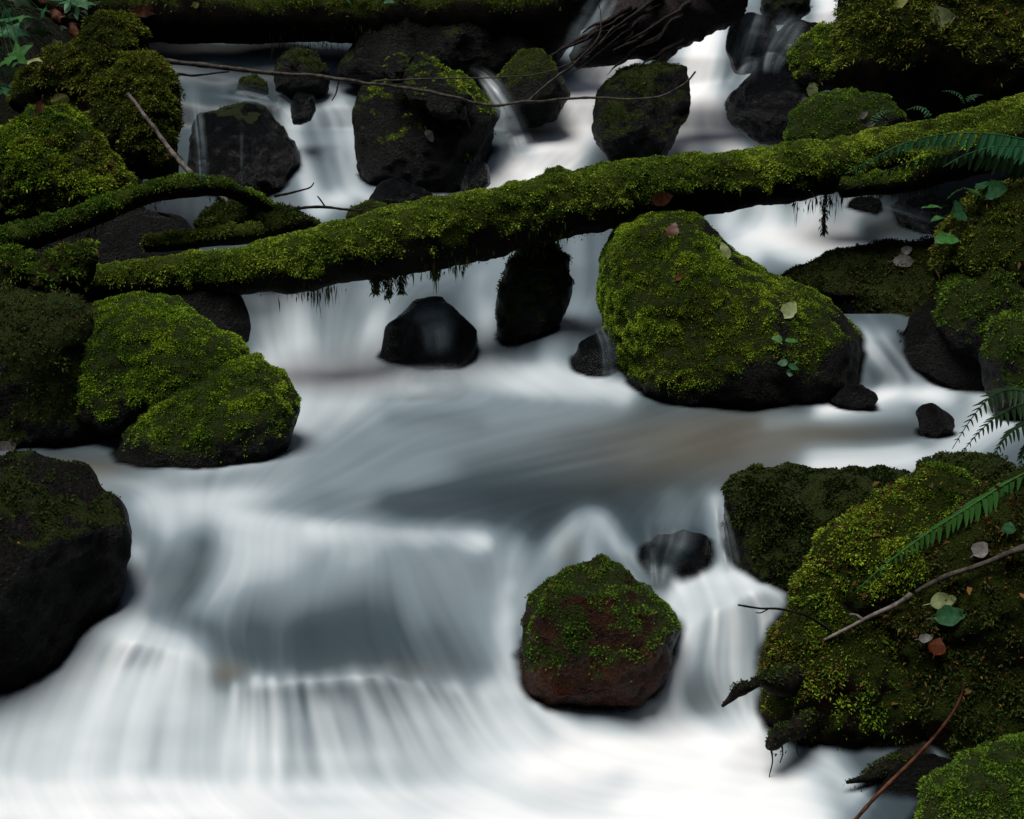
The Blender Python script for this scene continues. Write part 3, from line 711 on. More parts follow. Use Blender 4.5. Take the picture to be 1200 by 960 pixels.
BOULD = []
def boulder(name, label, cat, lobes, mat='rock', pal='bright', dens=26000, length=0.019, mth=(0.05, 0.45), rough=0.10, seed=1, group=None,
            sub=None, sm=9, mside=0.0, brown=0.06, hang=0, knobs=0, width=0.0045, mbot=None, facets=None, litter=0, mnoise=.42):
    """lobes: (outline in the picture, distance or None = standing in the water at its foot, thickness, tilt)"""
    Vs, Fs, k = [], [], 0
    sub = 6 if sub is None else sub + 1 if sub == 4 else 6
    for lb in lobes:
        poly, Y, th = lb[:3]
        tilt = lb[3] if len(lb) > 3 else 0.0
        if Y is None:
            bx = np.mean([p[0] for p in poly]); by = max(p[1] for p in poly)
            rr = radial(poly)[2].mean()
            Y = wY(bx, by - 12) ; Y = Y + th * rr * Y / FPX * 0.55
        V, F, r = inflate(poly, Y, th, sub, sm=sm, tilt=tilt)
        N = vnormals(V, F)
        big = fbm(V * (1.1 / r), 3, seed * 1.7)
        rid = 0.5 - np.abs(fbm(V * (1.9 / r), 2, seed * 2.3 + 3))
        fine = fbm(V * 13, 3, seed * .9 + 1)
        nf = facets if facets is not None else (0 if dens else 9)
        rf = np.random.default_rng(seed * 31 + 5)
        c0 = V.mean(0)
        for _ in range(nf):
            dd = rf.normal(size=3); dd /= np.linalg.norm(dd)
            hh = (V - c0) @ dd; q = np.quantile(hh, rf.uniform(.86, .96))
            V = V - np.outer(np.maximum(hh - q, 0) * .85, dd)
        if nf:
            V = c0 + (V - c0) * 1.045
        N = vnormals(V, F)
        V = V + N * (r * rough * (0.9 * big + 0.55 * (rid - 0.35)) + 0.010 * fine + (0.020 if dens else 0.008) * min(1, r / .25) * fbm(V * 6.5, 2, seed + 31) + (0.011 * fbm(V * 24, 2, seed + 6) if dens else 0.006 * (0.4 - np.abs(fbm(V * 22, 3, seed + 6)))))[:, None]
        if knobs:
            rk = np.random.default_rng(seed * 13 + k)
            for c in rk.choice(len(V), knobs):
                rad = r * rk.uniform(.14, .42)
                V = V + N * (rad * rk.uniform(-.22, .42) * np.exp(-(((V - V[c]) ** 2).sum(1)) / rad ** 2))[:, None]
        Vs.append(V); Fs.append(F + k); k += len(V)
    V = np.concatenate(Vs); F = np.concatenate(Fs)
    N = vnormals(V, F)
    n1 = fbm(V * max(4.0, 1.5 / r), 4, seed + 20)
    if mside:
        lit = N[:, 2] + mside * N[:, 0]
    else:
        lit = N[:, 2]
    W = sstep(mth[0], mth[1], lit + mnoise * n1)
    if mbot is not None:
        W = W * sstep(mbot - 0.03, mbot + 0.07, V[:, 2] + 0.05 * n1)
    if not dens:
        W = W * 0
    o = put(name, V, F, M[mat])
    fattr(o.data, 'moss', W)
    tag(o, label, cat, group)
    register(V, F)
    if dens:
        moss(o, V, F, W, dens, length, pal, seed * 3 + 1, brown=brown, width=width)
        if litter:
            moss(o, V, F, sstep(.1, .6, N[:, 2]) , litter, .034, 'brown', seed + 55, width=.011, name='leaf_litter', brown=0, up=-.1)
        if hang:
            moss(o, V, F, sstep(0.0, -0.5, N[:, 2]) * sstep(.0, .3, n1), hang, 0.07, 'dark', seed + 77, width=0.003, hang=True, name='hanging_moss')
    return o

B = boulder
# --- middle of the stream
B('boulder', 'big boulder with yellow-green moss under the fallen log, a leaf on its shoulder', 'boulder',
  [([(702, 345), (708, 300), (730, 262), (770, 246), (815, 247), (845, 272), (880, 303), (920, 328), (962, 350), (1000, 383), (1011, 410), (1003, 440), (985, 470), (940, 492), (860, 500), (780, 492), (742, 468), (730, 430), (714, 390)], 5.98, .80, .35)],
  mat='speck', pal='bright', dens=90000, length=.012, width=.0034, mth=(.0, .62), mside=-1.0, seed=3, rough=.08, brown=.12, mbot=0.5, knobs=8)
B('boulder', 'two-humped boulder with thick green moss at the left edge of the pool', 'boulder',
  [([(88, 400), (98, 362), (125, 345), (160, 340), (200, 350), (240, 376), (285, 410), (300, 440), (270, 480), (200, 500), (140, 510), (105, 490), (90, 440)], 5.24, .70, .35),
   ([(128, 545), (148, 505), (178, 470), (215, 440), (255, 420), (295, 416), (328, 438), (347, 478), (338, 514), (312, 548), (262, 572), (200, 582), (150, 572)], 5.06, .80, .35)],
  pal='lime', dens=90000, mth=(-.15, .45), seed=5, knobs=4, rough=.04, mbot=.46, length=.012, width=.0034)
B('boulder', 'small angular reddish wet boulder with a green moss cap low in the white water', 'boulder',
  [([(608, 765), (612, 720), (624, 695), (645, 672), (680, 658), (712, 660), (742, 684), (776, 712), (794, 738), (788, 768), (770, 795), (745, 815), (685, 822), (640, 815), (612, 795)], 3.70, .8, .25)],
  mat='red', pal='green', dens=95000, mth=(.22, 1.0), seed=8, rough=.13, sm=5, length=.010, width=.003, facets=5, mbot=.22, mnoise=.85)
B('boulder', 'dark narrow boulder with a moss cap under the middle of the fallen log', 'boulder',
  [([(582, 350), (590, 310), (612, 286), (645, 283), (668, 300), (668, 340), (655, 375), (640, 405), (605, 420), (584, 400)], 6.32, .75)],
  pal='dark', dens=30000, mth=(.1, .6), seed=10, sub=4, length=.015)
B('boulder', 'bare dark wet boulder washed by the second fall below the log', 'boulder',
  [([(446, 420), (455, 385), (490, 355), (525, 345), (552, 365), (556, 400), (548, 440), (500, 462), (455, 458)], 6.18, .7)],
  mat='slick', dens=0, seed=12, sub=4)
B('boulder', 'small black wet rock beside a silky hump of water, touching the biggest midstream boulder', 'boulder',
  [([(668, 432), (678, 398), (700, 386), (718, 404), (724, 440), (700, 466), (676, 460)], 5.94, .7)],
  mat='slick', dens=0, seed=14, sub=4)
B('rock', 'little dark rock in the white current right of the biggest midstream boulder', 'rock',
  [([(1072, 486), (1085, 474), (1105, 474), (1118, 486), (1112, 515), (1090, 524), (1078, 510)], None, .8)], dens=0, seed=16, sub=4, sm=61)
B('rock', 'flat black rock at the right foot of the biggest midstream boulder', 'rock',
  [([(960, 470), (985, 452), (1020, 452), (1038, 462), (1030, 480), (990, 490)], None, .8)], dens=0, seed=18, sub=4)
B('rock', 'smooth dark stone behind the small cascade right of the dark slide', 'rock',
  [([(752, 655), (770, 630), (800, 620), (828, 630), (838, 662), (824, 696), (790, 704), (762, 690)], 3.98, .6)], mat='slick', dens=0, seed=20, sub=4)
# --- left bank
B('boulder', 'black bare-sided boulder at the lower left edge with a thin moss fringe', 'boulder',
  [([(-130, 540), (-60, 486), (0, 484), (36, 510), (85, 560), (124, 600), (138, 636), (128, 690), (96, 740), (64, 790), (30, 850), (-10, 900), (-80, 930), (-140, 850)], 3.80, .70, .12)],
  mat='speck', pal='dark', dens=40000, mth=(.70, 1.1), facets=16, seed=22, rough=.08, length=.012)
B('bank_rock', 'dark shaded bank rock behind the two-humped boulder at the left edge', 'rock',
  [([(-160, 420), (-60, 360), (20, 338), (80, 345), (118, 372), (128, 440), (122, 530), (60, 562), (-40, 580), (-150, 560)], 5.22, .6)],
  pal='dark', dens=12000, mth=(-.2, .5), seed=24, knobs=14)
B('mossy_mound', 'pointed mossy mound with a fallen leaf on its peak, upper left bank', 'mossy mound',
  [([(-40, 215), (0, 160), (35, 125), (75, 122), (105, 155), (130, 185), (152, 215), (140, 245), (90, 265), (20, 275), (-60, 270)], 6.7, .8, .3)],
  pal='lime', dens=46000, length=.022, mth=(-.3, .2), seed=26, knobs=10, brown=.16, width=.005)
B('mossy_mound', 'ragged mossy mound around an old root below the top left leaves', 'mossy mound',
  [([(15, 130), (30, 90), (70, 60), (100, 48), (120, 18), (150, 16), (168, 40), (170, 70), (150, 120), (110, 160), (60, 160)], 7.5, .7, .2),
   ([(90, 120), (110, 70), (150, 55), (185, 70), (208, 100), (212, 150), (205, 210), (150, 215), (100, 190)], 7.35, .6, .2)],
  mat='bank', pal='olive', dens=36000, length=.024, mth=(-.05, .6), seed=28, knobs=18, litter=200, brown=.08, rough=.16, width=.005)
B('mossy_mound', 'small ragged clump of moss at the left edge below the curved mossy branch', 'mossy mound',
  [([(-40, 320), (-20, 296), (20, 290), (45, 298), (52, 325), (20, 345), (-30, 345)], 5.5, .8, .2), ([(34, 322), (50, 300), (80, 286), (104, 284), (112, 300), (106, 335), (70, 350), (40, 342)], 5.45, .7, .2)],
  mat='bank', pal='green', dens=30000, length=.026, mth=(.0, .5), seed=30, brown=.1, sub=4)
B('mossy_mound', 'low dark moss patch between the curved mossy branch and the fallen log', 'mossy mound',
  [([(225, 262), (250, 240), (290, 232), (340, 242), (372, 258), (360, 275), (300, 285), (240, 282)], 6.5, .6, .2)], mat='bank', pal='dark', dens=22000, length=.022, mth=(.0, .5), seed=31, sub=4)
B('bank_rock', 'black hollow bank rock beneath the left end of the fallen log', 'rock',
  [([(90, 380), (120, 340), (200, 335), (280, 345), (292, 380), (288, 410), (250, 440), (150, 430)], 5.75, .5)], dens=0, seed=33, sub=4)
B('bank_rock', 'dark rock wall under the curved mossy branch', 'rock',
  [([(-60, 300), (0, 270), (80, 262), (180, 240), (225, 232), (240, 260), (235, 300), (150, 330), (0, 340)], 6.35, .5)], dens=0, seed=34, sub=4)
# --- far rocks, left and centre
B('boulder', 'black square-topped ledge rock with thin strands of water, far left falls', 'boulder',
  [([(224, 160), (230, 122), (270, 116), (310, 124), (340, 140), (346, 175), (340, 230), (290, 260), (240, 250), (226, 200)], 8.15, .6, .2)],
  mat='slick', pal='dark', dens=2500, mth=(.75, .98), facets=5, seed=36, sub=4, length=.015)
B('rock', 'small wet stone in the far left rapids above the square ledge rock', 'rock', [([(338, 125), (348, 110), (366, 112), (370, 130), (362, 146), (344, 146)], 8.3, .7)], mat='slick', dens=0, seed=38, sub=4)
B('boulder', 'round dark boulder in the far left rapids below the long high log', 'boulder', [([(320, 86), (330, 66), (350, 57), (372, 64), (386, 86), (382, 108), (350, 118), (324, 108)], 8.9, .7)], pal='dark', dens=14000, mth=(.3, .7), seed=40, sub=4, length=.014)
B('rock', 'little pointed dark rock in the far left rapids behind the long twig', 'rock', [([(276, 104), (285, 92), (298, 87), (312, 98), (316, 110), (296, 116)], 8.75, .7)], dens=6000, pal='dark', seed=42, sub=4, length=.012)
B('boulder', 'large black boulder with a bright moss ridge between the far falls', 'boulder',
  [([(408, 150), (412, 112), (440, 96), (475, 82), (520, 84), (550, 96), (575, 122), (588, 165), (575, 200), (530, 232), (480, 236), (430, 222), (414, 185)], 8.3, .55, .15),
   ([(466, 92), (472, 66), (488, 56), (508, 64), (528, 88), (552, 112), (580, 126), (560, 146), (520, 140), (480, 120)], 8.12, .55, .5),
   ([(444, 84), (450, 70), (464, 64), (480, 70), (482, 92), (460, 98)], 8.2, .7, .2)],
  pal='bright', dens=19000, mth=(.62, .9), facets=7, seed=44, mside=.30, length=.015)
B('bank_rock', 'added black rock standing for the shade behind the far falls under the huge top log', 'rock', [([(392, 92), (402, 50), (450, 10), (520, -20), (600, -20), (680, 0), (676, 40), (650, 76), (590, 96), (520, 100), (430, 112)], 9.05, .4)], pal='dark', dens=9000, mth=(.3, .9), seed=45, rough=.16, knobs=14)  # dark filler rock, stands in for the shaded gap
B('boulder', 'small round boulder with a bright moss cap in the shade behind the far falls', 'boulder', [([(538, 60), (546, 32), (572, 23), (596, 32), (608, 58), (600, 82), (570, 92), (545, 84)], 9.2, .7, .2)], pal='green', dens=20000, mth=(.35, .7), seed=46, sub=4, length=.016)
B('boulder', 'round black boulder with a thin moss cap left of the brightest far fall', 'boulder', [([(576, 108), (588, 76), (612, 60), (640, 58), (660, 84), (664, 112), (650, 140), (625, 158), (596, 142)], 8.6, .7, .15)], pal='olive', dens=16000, mth=(.4, .8), facets=6, seed=48, sub=4, length=.015)
B('boulder', 'big black boulder with dull moss between the two brightest far falls', 'boulder', [([(696, 140), (702, 106), (730, 84), (770, 76), (805, 80), (820, 100), (816, 128), (798, 150), (770, 188), (745, 204), (706, 200), (697, 175)], 8.1, .7, .2)], pal='dark', dens=20000, mth=(.3, .7), facets=7, seed=50, length=.015)
B('rock', 'tiny bright moss-covered stone peeping over the middle of the fallen log', 'rock', [([(630, 210), (640, 198), (655, 195), (670, 203), (668, 220), (640, 226)], 6.9, .8)], pal='bright', dens=26000, mth=(-.2, .3), seed=52, sub=4, length=.014)
B('rock', 'tiny olive mossy stone peeping over the fallen log near the black twigs', 'rock', [([(404, 255), (415, 242), (435, 236), (458, 240), (462, 256), (430, 268)], 6.75, .8)], pal='olive', dens=26000, mth=(-.2, .3), seed=53, sub=4, length=.014)
B('rock', 'low wet stone under a skin of water below the large black ridge boulder', 'rock', [([(425, 234), (440, 214), (475, 207), (505, 216), (514, 236), (470, 248)], 7.85, .7)], mat='slick', dens=0, seed=83, sub=4)
B('rock', 'small black wet stone between the large ridge boulder and brightest far fall', 'rock', [([(540, 222), (544, 200), (560, 188), (576, 196), (574, 214), (556, 230)], 7.8, .7)], mat='slick', dens=0, seed=84, sub=4)
# --- far rocks, right
B('boulder', 'blue-black wet boulder without moss beside the right far fall', 'boulder', [([(840, 110), (870, 88), (910, 74), (945, 80), (960, 110), (950, 140), (935, 165), (890, 168), (860, 148)], 7.9, .7, .15)], mat='slick', pal='dark', dens=0, seed=54, rough=.06, length=.012)
B('boulder', 'grey-blue stone with water sheeting over it in the right far fall', 'boulder', [([(850, 55), (856, 24), (880, 14), (906, 24), (914, 60), (900, 84), (862, 84)], 8.75, .6)], mat='slick', dens=0, seed=56, sub=4)
B('boulder', 'grey-blue domed stone just left of the bright mossy slab at the far right', 'boulder', [([(898, 60), (908, 36), (932, 22), (962, 26), (972, 50), (960, 80), (915, 88)], 8.45, .6)], mat='slick', dens=0, seed=58, sub=4)
B('boulder', 'small dark mossy boulder at the top edge above the right far fall', 'boulder', [([(890, 10), (900, -14), (925, -22), (948, -8), (948, 14), (925, 28), (900, 28)], 9.2, .7)], pal='dark', dens=16000, mth=(.1, .6), seed=60, sub=4)
B('boulder', 'bright yellow-green mossy slab left of the huge top right boulder', 'boulder', [([(926, 80), (930, 50), (955, 32), (985, 24), (1004, 40), (1006, 80), (996, 108), (950, 110), (930, 100)], 7.9, .6, .3)], pal='bright', dens=26000, mth=(-.3, .2), seed=62, sub=4, length=.02)
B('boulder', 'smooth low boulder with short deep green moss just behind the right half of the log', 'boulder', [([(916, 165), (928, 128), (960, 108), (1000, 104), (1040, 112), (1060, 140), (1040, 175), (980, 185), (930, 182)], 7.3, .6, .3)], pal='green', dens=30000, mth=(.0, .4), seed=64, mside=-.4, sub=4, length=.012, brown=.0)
B('boulder', 'huge overhanging boulder with shaggy moss filling the top right corner', 'boulder', [([(986, 50), (994, 0), (1030, -60), (1120, -90), (1230, -80), (1300, -20), (1310, 80), (1260, 130), (1150, 142), (1060, 138), (1004, 116), (988, 90)], 7.9, .6, .15)], mat='bank', pal='olive', dens=18000, length=.032, mth=(-.15, .5), seed=66, knobs=26, litter=260, rough=.12, brown=.12, width=.005)
B('rock', 'little black rock in the pool under the right half of the log', 'rock', [([(985, 240), (1000, 232), (1022, 230), (1034, 240), (1026, 256), (1000, 254)], None, .7)], dens=0, seed=68, sub=4)
B('rock', 'brown wet rock at the back of the right pool under the fern', 'rock', [([(1035, 262), (1050, 236), (1085, 226), (1130, 240), (1140, 270), (1090, 292), (1045, 285)], 7.6, .6)], mat='slick', dens=0, seed=69, sub=4)
# --- right bank
B('boulder', 'low boulder with thin dark moss at the right end of the pool below the log', 'boulder', [([(900, 335), (930, 312), (985, 292), (1050, 275), (1110, 285), (1130, 340), (1120, 410), (1060, 455), (1010, 430), (1000, 385), (950, 352)], 6.45, .55, .35)], pal='dark', dens=22000, mth=(.0, .5), seed=70, knobs=10, brown=.12)
B('mossy_mound', 'mossy bank mound with green shrub leaves on its left shoulder, right edge', 'mossy mound', [([(1095, 320), (1105, 265), (1140, 230), (1190, 205), (1260, 195), (1320, 230), (1320, 340), (1230, 370), (1140, 360)], 6.15, .6, .3)], mat='bank', pal='olive', dens=26000, mth=(-.05, .5), seed=72, knobs=14, litter=260, brown=.14, length=.022)
B('boulder', 'round boulder with a bright moss dome at the right edge above the black hollow', 'boulder', [([(1092, 375), (1110, 325), (1145, 306), (1190, 308), (1250, 320), (1280, 370), (1250, 420), (1150, 430), (1105, 415)], 5.95, .6, .25)], pal='green', dens=28000, mth=(.15, .55), seed=74, length=.015)
B('boulder', 'dark mossy boulder at the right edge just above the black fern', 'boulder', [([(1150, 420), (1165, 375), (1210, 365), (1270, 375), (1280, 450), (1230, 500), (1165, 480)], 5.55, .6, .2)], pal='green', dens=20000, mth=(.0, .5), seed=76, sub=4)
B('bank_rock', 'black rock in the hollow right of the small side fall', 'rock', [([(1068, 452), (1046, 418), (1032, 384), (1050, 350), (1110, 345), (1200, 370), (1280, 420), (1280, 486), (1180, 490), (1110, 468)], 5.93, .30)], dens=0, seed=77, sub=4)
B('boulder', 'flat-topped mossy ledge boulder at the right rim of the pool', 'boulder', [([(846, 575), (866, 556), (930, 550), (1000, 552), (1060, 556), (1100, 590), (1100, 660), (1040, 700), (930, 720), (880, 700), (856, 640)], 3.98, .55, .3)], pal='dark', dens=60000, mth=(-.1, .6), seed=78, knobs=10, sm=5, length=.014, rough=.06)
B('boulder', 'dark mossy hump behind the flat-topped ledge boulder, under the fern tips', 'boulder', [([(1058, 575), (1075, 540), (1110, 530), (1150, 532), (1190, 550), (1190, 600), (1120, 620), (1070, 605)], 4.4, .6, .2)], pal='dark', dens=36000, mth=(-.3, .2), seed=79, sub=4, length=.015)
B('mossy_mound', 'great mossy bank mound at the right with broken twigs, roots and brown litter', 'mossy mound',
  [([(902, 790), (905, 735), (930, 692), (960, 665), (1010, 660), (1060, 690), (1090, 760), (1080, 830), (1040, 880), (980, 872), (925, 856), (904, 830)], 3.66, .55, .2),
   ([(930, 720), (950, 660), (985, 615), (1040, 582), (1110, 566), (1160, 590), (1180, 660), (1140, 730), (1060, 760), (980, 760)], 3.78, .55, .35)],
  mat='bank', pal='bright', dens=62000, mth=(-.05, .62), mside=-.55, seed=80, knobs=26, litter=260, rough=.17, brown=.30, length=.014, width=.0036, hang=4500)  # brighter palette for the lit part of the bank mound
B('mossy_mound', 'ragged shade-darkened rear part of the right bank mound running out of the right edge', 'mossy mound',
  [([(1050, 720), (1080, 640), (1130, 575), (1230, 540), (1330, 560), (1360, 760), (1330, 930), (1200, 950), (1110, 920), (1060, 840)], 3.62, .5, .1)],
  mat='bank', pal='dark', dens=30000, mth=(-.05, .55), mside=-.2, seed=81, knobs=24, litter=260, rough=.2, brown=.20, length=.016, hang=3500)  # shade of the bank put into a darker moss palette
B('bank_rock', 'added black rock for the shadow under the right bank mound beside the bright corner hump', 'rock', [([(1004, 940), (1030, 905), (1090, 885), (1160, 900), (1170, 980), (1080, 1010), (1010, 990)], 3.34, .5)], dens=0, seed=86)  # dark filler rock where the mound shades the water
B('mossy_mound', 'bright mossy hump in the bottom right corner', 'mossy mound', [([(1060, 990), (1090, 930), (1140, 895), (1200, 878), (1290, 870), (1330, 960), (1300, 1060), (1100, 1070)], 3.15, .6, .3)], pal='green', dens=60000, mth=(-.4, .1), seed=82, length=.015, width=.0032, brown=.02)

# ------------------------------------------------------------------ logs, branches and twigs
def frames(P):
    T = np.gradient(P, axis=0); T /= np.linalg.norm(T, axis=1)[:, None]
    n = np.cross(T[0], [0, 0, 1.0]); n /= np.linalg.norm(n)
    N = []
    for t in T:
        n = n - t * (n @ t); n = n / np.linalg.norm(n); N.append(n)
    N = np.array(N)
    return T, N, np.cross(T, N)

def resample(P, n):
    P = np.asarray(P, float)
    d = np.concatenate([[0], np.cumsum(np.linalg.norm(np.diff(P[:, :3], axis=0), axis=1))])
    t = np.linspace(0, d[-1], n)
    # Catmull-Rom through the points
    out = np.zeros((n, P.shape[1]))
    k = np.clip(np.searchsorted(d, t, side='right') - 1, 0, len(P) - 2)
    u = ((t - d[k]) / np.maximum(d[k + 1] - d[k], 1e-9))[:, None]
    p1, p2 = P[k], P[k + 1]; p0 = P[np.maximum(k - 1, 0)]; p3 = P[np.minimum(k + 2, len(P) - 1)]
    out = 0.5 * (2 * p1 + (p2 - p0) * u + (2 * p0 - 5 * p1 + 4 * p2 - p3) * u ** 2 + (3 * p1 - p0 - 3 * p2 + p3) * u ** 3)
    return out

def tube(P, R, nseg=8, cap=True):
    P = np.asarray(P, float); n = len(P)
    T, N, Bn = frames(P)
    a = np.arange(nseg) * 2 * math.pi / nseg
    R = np.broadcast_to(np.asarray(R, float).reshape(n, -1), (n, nseg))
    V = P[:, None] + R[:, :, None] * (np.cos(a)[None, :, None] * N[:, None] + np.sin(a)[None, :, None] * Bn[:, None])
    V = V.reshape(-1, 3)
    i = np.arange(n * nseg).reshape(n, nseg)
    F = np.stack([i[:-1], np.roll(i[:-1], -1, 1), np.roll(i[1:], -1, 1), i[1:]], -1).reshape(-1, 4)
    if cap:
        V = np.concatenate([V, P[:1] - T[:1] * R[0].mean() * .4, P[-1:] + T[-1:] * R[-1].mean() * .4])
        a0, a1 = n * nseg, n * nseg + 1
        r0, r1 = i[0], i[-1]
        F = np.concatenate([F, np.stack([np.roll(r0, -1), r0, np.full(nseg, a0), np.full(nseg, a0)], -1), np.stack([r1, np.roll(r1, -1), np.full(nseg, a1), np.full(nseg, a1)], -1)])
        # the caps are triangles: give them their own list
        return V, F
    return V, F

def split_caps(F):
    t = F[:, 2] == F[:, 3]
    return F[~t], F[t][:, :3]

def as_tris(F):
    q, t = split_caps(F)
    return np.concatenate([q[:, [0, 1, 2]], q[:, [0, 2, 3]], t])

def log_obj(name, label, cat, ctrl, mat='bark', pal='log', n=160, nseg=28, dens=30000, length=.018, mth=(-.35, .15), seed=1, group=None, lump=.10, hang=0, brown=.05, mside=0, hlen=.09):
    """ctrl: (px, top edge, bottom edge, distance) along the log"""
    C = []
    for x, t, b, Y in ctrl:
        c = at(x, (t + b) / 2, Y)
        C.append([*c, abs(b - t) / 2 * ((c - CAM) @ FWD) / FPX])
    C = resample(C, n)
    P, R = C[:, :3], C[:, 3]
    V, F = tube(P, R, nseg)
    F = as_tris(F)
    N = vnormals(V, F)
    rr = np.concatenate([np.repeat(R, nseg), R[:1], R[-1:]])
    V = V + N * (rr * lump * (fbm(V * 5.0, 3, seed) * 1.1 + .55 * fbm(V * 17, 3, seed + 3)))[:, None]
    N = vnormals(V, F)
    n1 = fbm(V * 5, 3, seed + 20)
    W = sstep(mth[0], mth[1], N[:, 2] + mside * N[:, 1] + .50 * n1)
    o = put(name, V, F, M[mat])
    fattr(o.data, 'moss', W)
    tag(o, label, cat, group)
    register(V, F)
    if dens:
        moss(o, V, F, W, dens, length, pal, seed * 5 + 2, brown=brown)
    if hang:
        moss(o, V, F, sstep(-.1, -.7, N[:, 2]) * sstep(-.1, .4, fbm(V * 3.3, 2, seed + 40)), hang, hlen, 'dark', seed + 71, width=.0045, hang=True, name='hanging_moss')
    return o

M['log'] = rock_mat('mossy_log_bark', (0.002, 0.002, 0.0015), (0.012, 0.009, 0.006), (0.040, 0.058, 0.008), rough=(.7, .95), scale=10)
main_log = log_obj('fallen_log', 'long fallen log thick with yellow-green moss, lying right across the stream', 'log',
  [(104, 322, 342, 5.72), (125, 312, 346, 5.74), (200, 300, 348, 5.8), (300, 287, 345, 5.88), (450, 246, 328, 6.05), (600, 214, 292, 6.2), (700, 196, 272, 6.3), (760, 189, 264, 6.36), (840, 183, 248, 6.42),
   (960, 166, 228, 6.52), (1050, 150, 212, 6.6), (1200, 112, 182, 6.72), (1360, 74, 148, 6.85)], mat='log', n=320, nseg=40, dens=80000, length=.014, seed=4, hang=3800, lump=.19, mth=(-.20, .25), hlen=.085)
HANGERS = [(968, 226, 46, 7), (455, 318, 30, 14), (470, 316, 26, 12), (440, 322, 20, 10), (510, 308, 16, 10)]
log_obj('fallen_log', 'huge dark fallen log with dull moss spanning the top left of the stream', 'log',
  [(60, -28, 40, 9.5), (200, -20, 50, 9.3), (330, -14, 50, 9.2), (480, -22, 52, 9.1), (620, -26, 50, 9.0), (700, -50, 20, 9.0)], mat='log', pal='olive', n=140, dens=16000, seed=6, hang=1500, mth=(.05, .6), length=.022)
log_obj('mossy_branch', 'curved dead branch with a crest of green moss at the left bank', 'branch',
  [(-60, 286, 330, 5.95), (0, 268, 306, 5.98), (70, 250, 280, 6.02), (130, 228, 256, 6.08), (180, 212, 238, 6.15), (235, 207, 230, 6.25), (270, 214, 232, 6.35), (320, 238, 254, 6.5), (372, 258, 270, 6.65)], mat='log', pal='green', n=120, nseg=20, dens=42000, seed=8, mth=(.0, .4), length=.017, lump=.16, hang=2500, hlen=.05)
log_obj('mossy_branch', 'short low mossy branch tucked behind the left half of the fallen log', 'branch',
  [(170, 276, 296, 6.2), (215, 272, 294, 6.22), (265, 264, 288, 6.25), (305, 262, 286, 6.3)], mat='log', pal='olive', n=50, nseg=16, dens=36000, seed=9, mth=(-.2, .3), length=.015, lump=.2)
log_obj('mossy_branch', 'mossy branch running beside the log behind the big fern, right edge', 'branch',
  [(985, 205, 232, 6.45), (1060, 196, 226, 6.45), (1110, 160, 212, 6.4), (1160, 142, 204, 6.38), (1220, 120, 190, 6.4), (1300, 96, 170, 6.4)], mat='log', pal='bright', n=60, nseg=18, dens=34000, seed=10, mth=(.1, .6), length=.017, lump=.15)
log_obj('driftwood_log', 'bare rotten driftwood log splintered at its end, leaning above the far falls', 'log',
  [(672, 62, 82, 8.25), (700, 30, 78, 8.3), (740, -12, 72, 8.4), (790, -40, 60, 8.5), (850, -80, 20, 8.6)], mat='driftwood', n=90, nseg=32, dens=0, seed=12, lump=.22)

def hang_strand(parent, px, py, L, w, Y, seed):
    r = np.random.default_rng(seed)
    n = 260
    t = r.random(n); s = Y / FPX
    c = at(px, py, Y)
    P = c + np.stack([r.normal(size=n) * w * .42 * s * (1 - .75 * t), r.normal(size=n) * w * .4 * s, -t * L * s], 1)
    d = np.stack([r.normal(size=n) * .45, r.normal(size=n) * .3, -np.ones(n)], 1); d /= np.linalg.norm(d, axis=1)[:, None]
    sd = np.cross(d, r.normal(size=(n, 3))); sd /= np.linalg.norm(sd, axis=1)[:, None]
    ln = (.016 + .022 * r.random(n))[:, None]; wd = .0028
    VV = np.stack([P - sd * wd * .4, P + d * ln * .5 + sd * wd, P + d * ln, P + d * ln * .5 - sd * wd], 1).reshape(-1, 3)
    o = put('hanging_moss', VV, np.arange(n * 4).reshape(n, 4), M['moss'], parent=parent, smooth=False)
    q = r.random(n)[:, None]
    cattr(o.data, 'tint', np.repeat(np.array(PAL['dark'][0]) * (1 - q) + np.array(PAL['olive'][1]) * q * .6, 4, axis=0))
    o['kind'] = 'stuff'
for k, (a, b, L, w) in enumerate(HANGERS):
    hang_strand(main_log, a, b, L, w, float(np.interp(a, [104, 450, 700, 1050], [5.72, 6.05, 6.3, 6.6])) - .02, k)

dw = bpy.data.objects['driftwood_log']
def splinter(pts, r, seed):
    P = resample(np.array([at(*p) for p in pts]), 14)
    P = P + np.stack([fbm(P * 8, 2, seed + k) for k in (0, 4, 8)], -1) * .03
    V, F = tube(P, (np.linspace(1, .12, 14)[:, None] * r * np.ones((1, 6))) * (1 + .3 * fbm(P * 30, 2, seed)[:, None]), 6)
    put('splinter', V, as_tris(F), M['driftwood'], parent=dw)
rs = random.Random(9)
for k in range(16):
    x, y = rs.uniform(715, 800), rs.uniform(0, 62)
    L = rs.uniform(40, 95)
    splinter([(x + 10, y - 8, 8.22), (x - L * .45, y + L * .28, 8.14), (x - L * .95, y + L * rs.uniform(.5, .66), 8.1)], rs.uniform(.012, .024), k * 3 + 1)

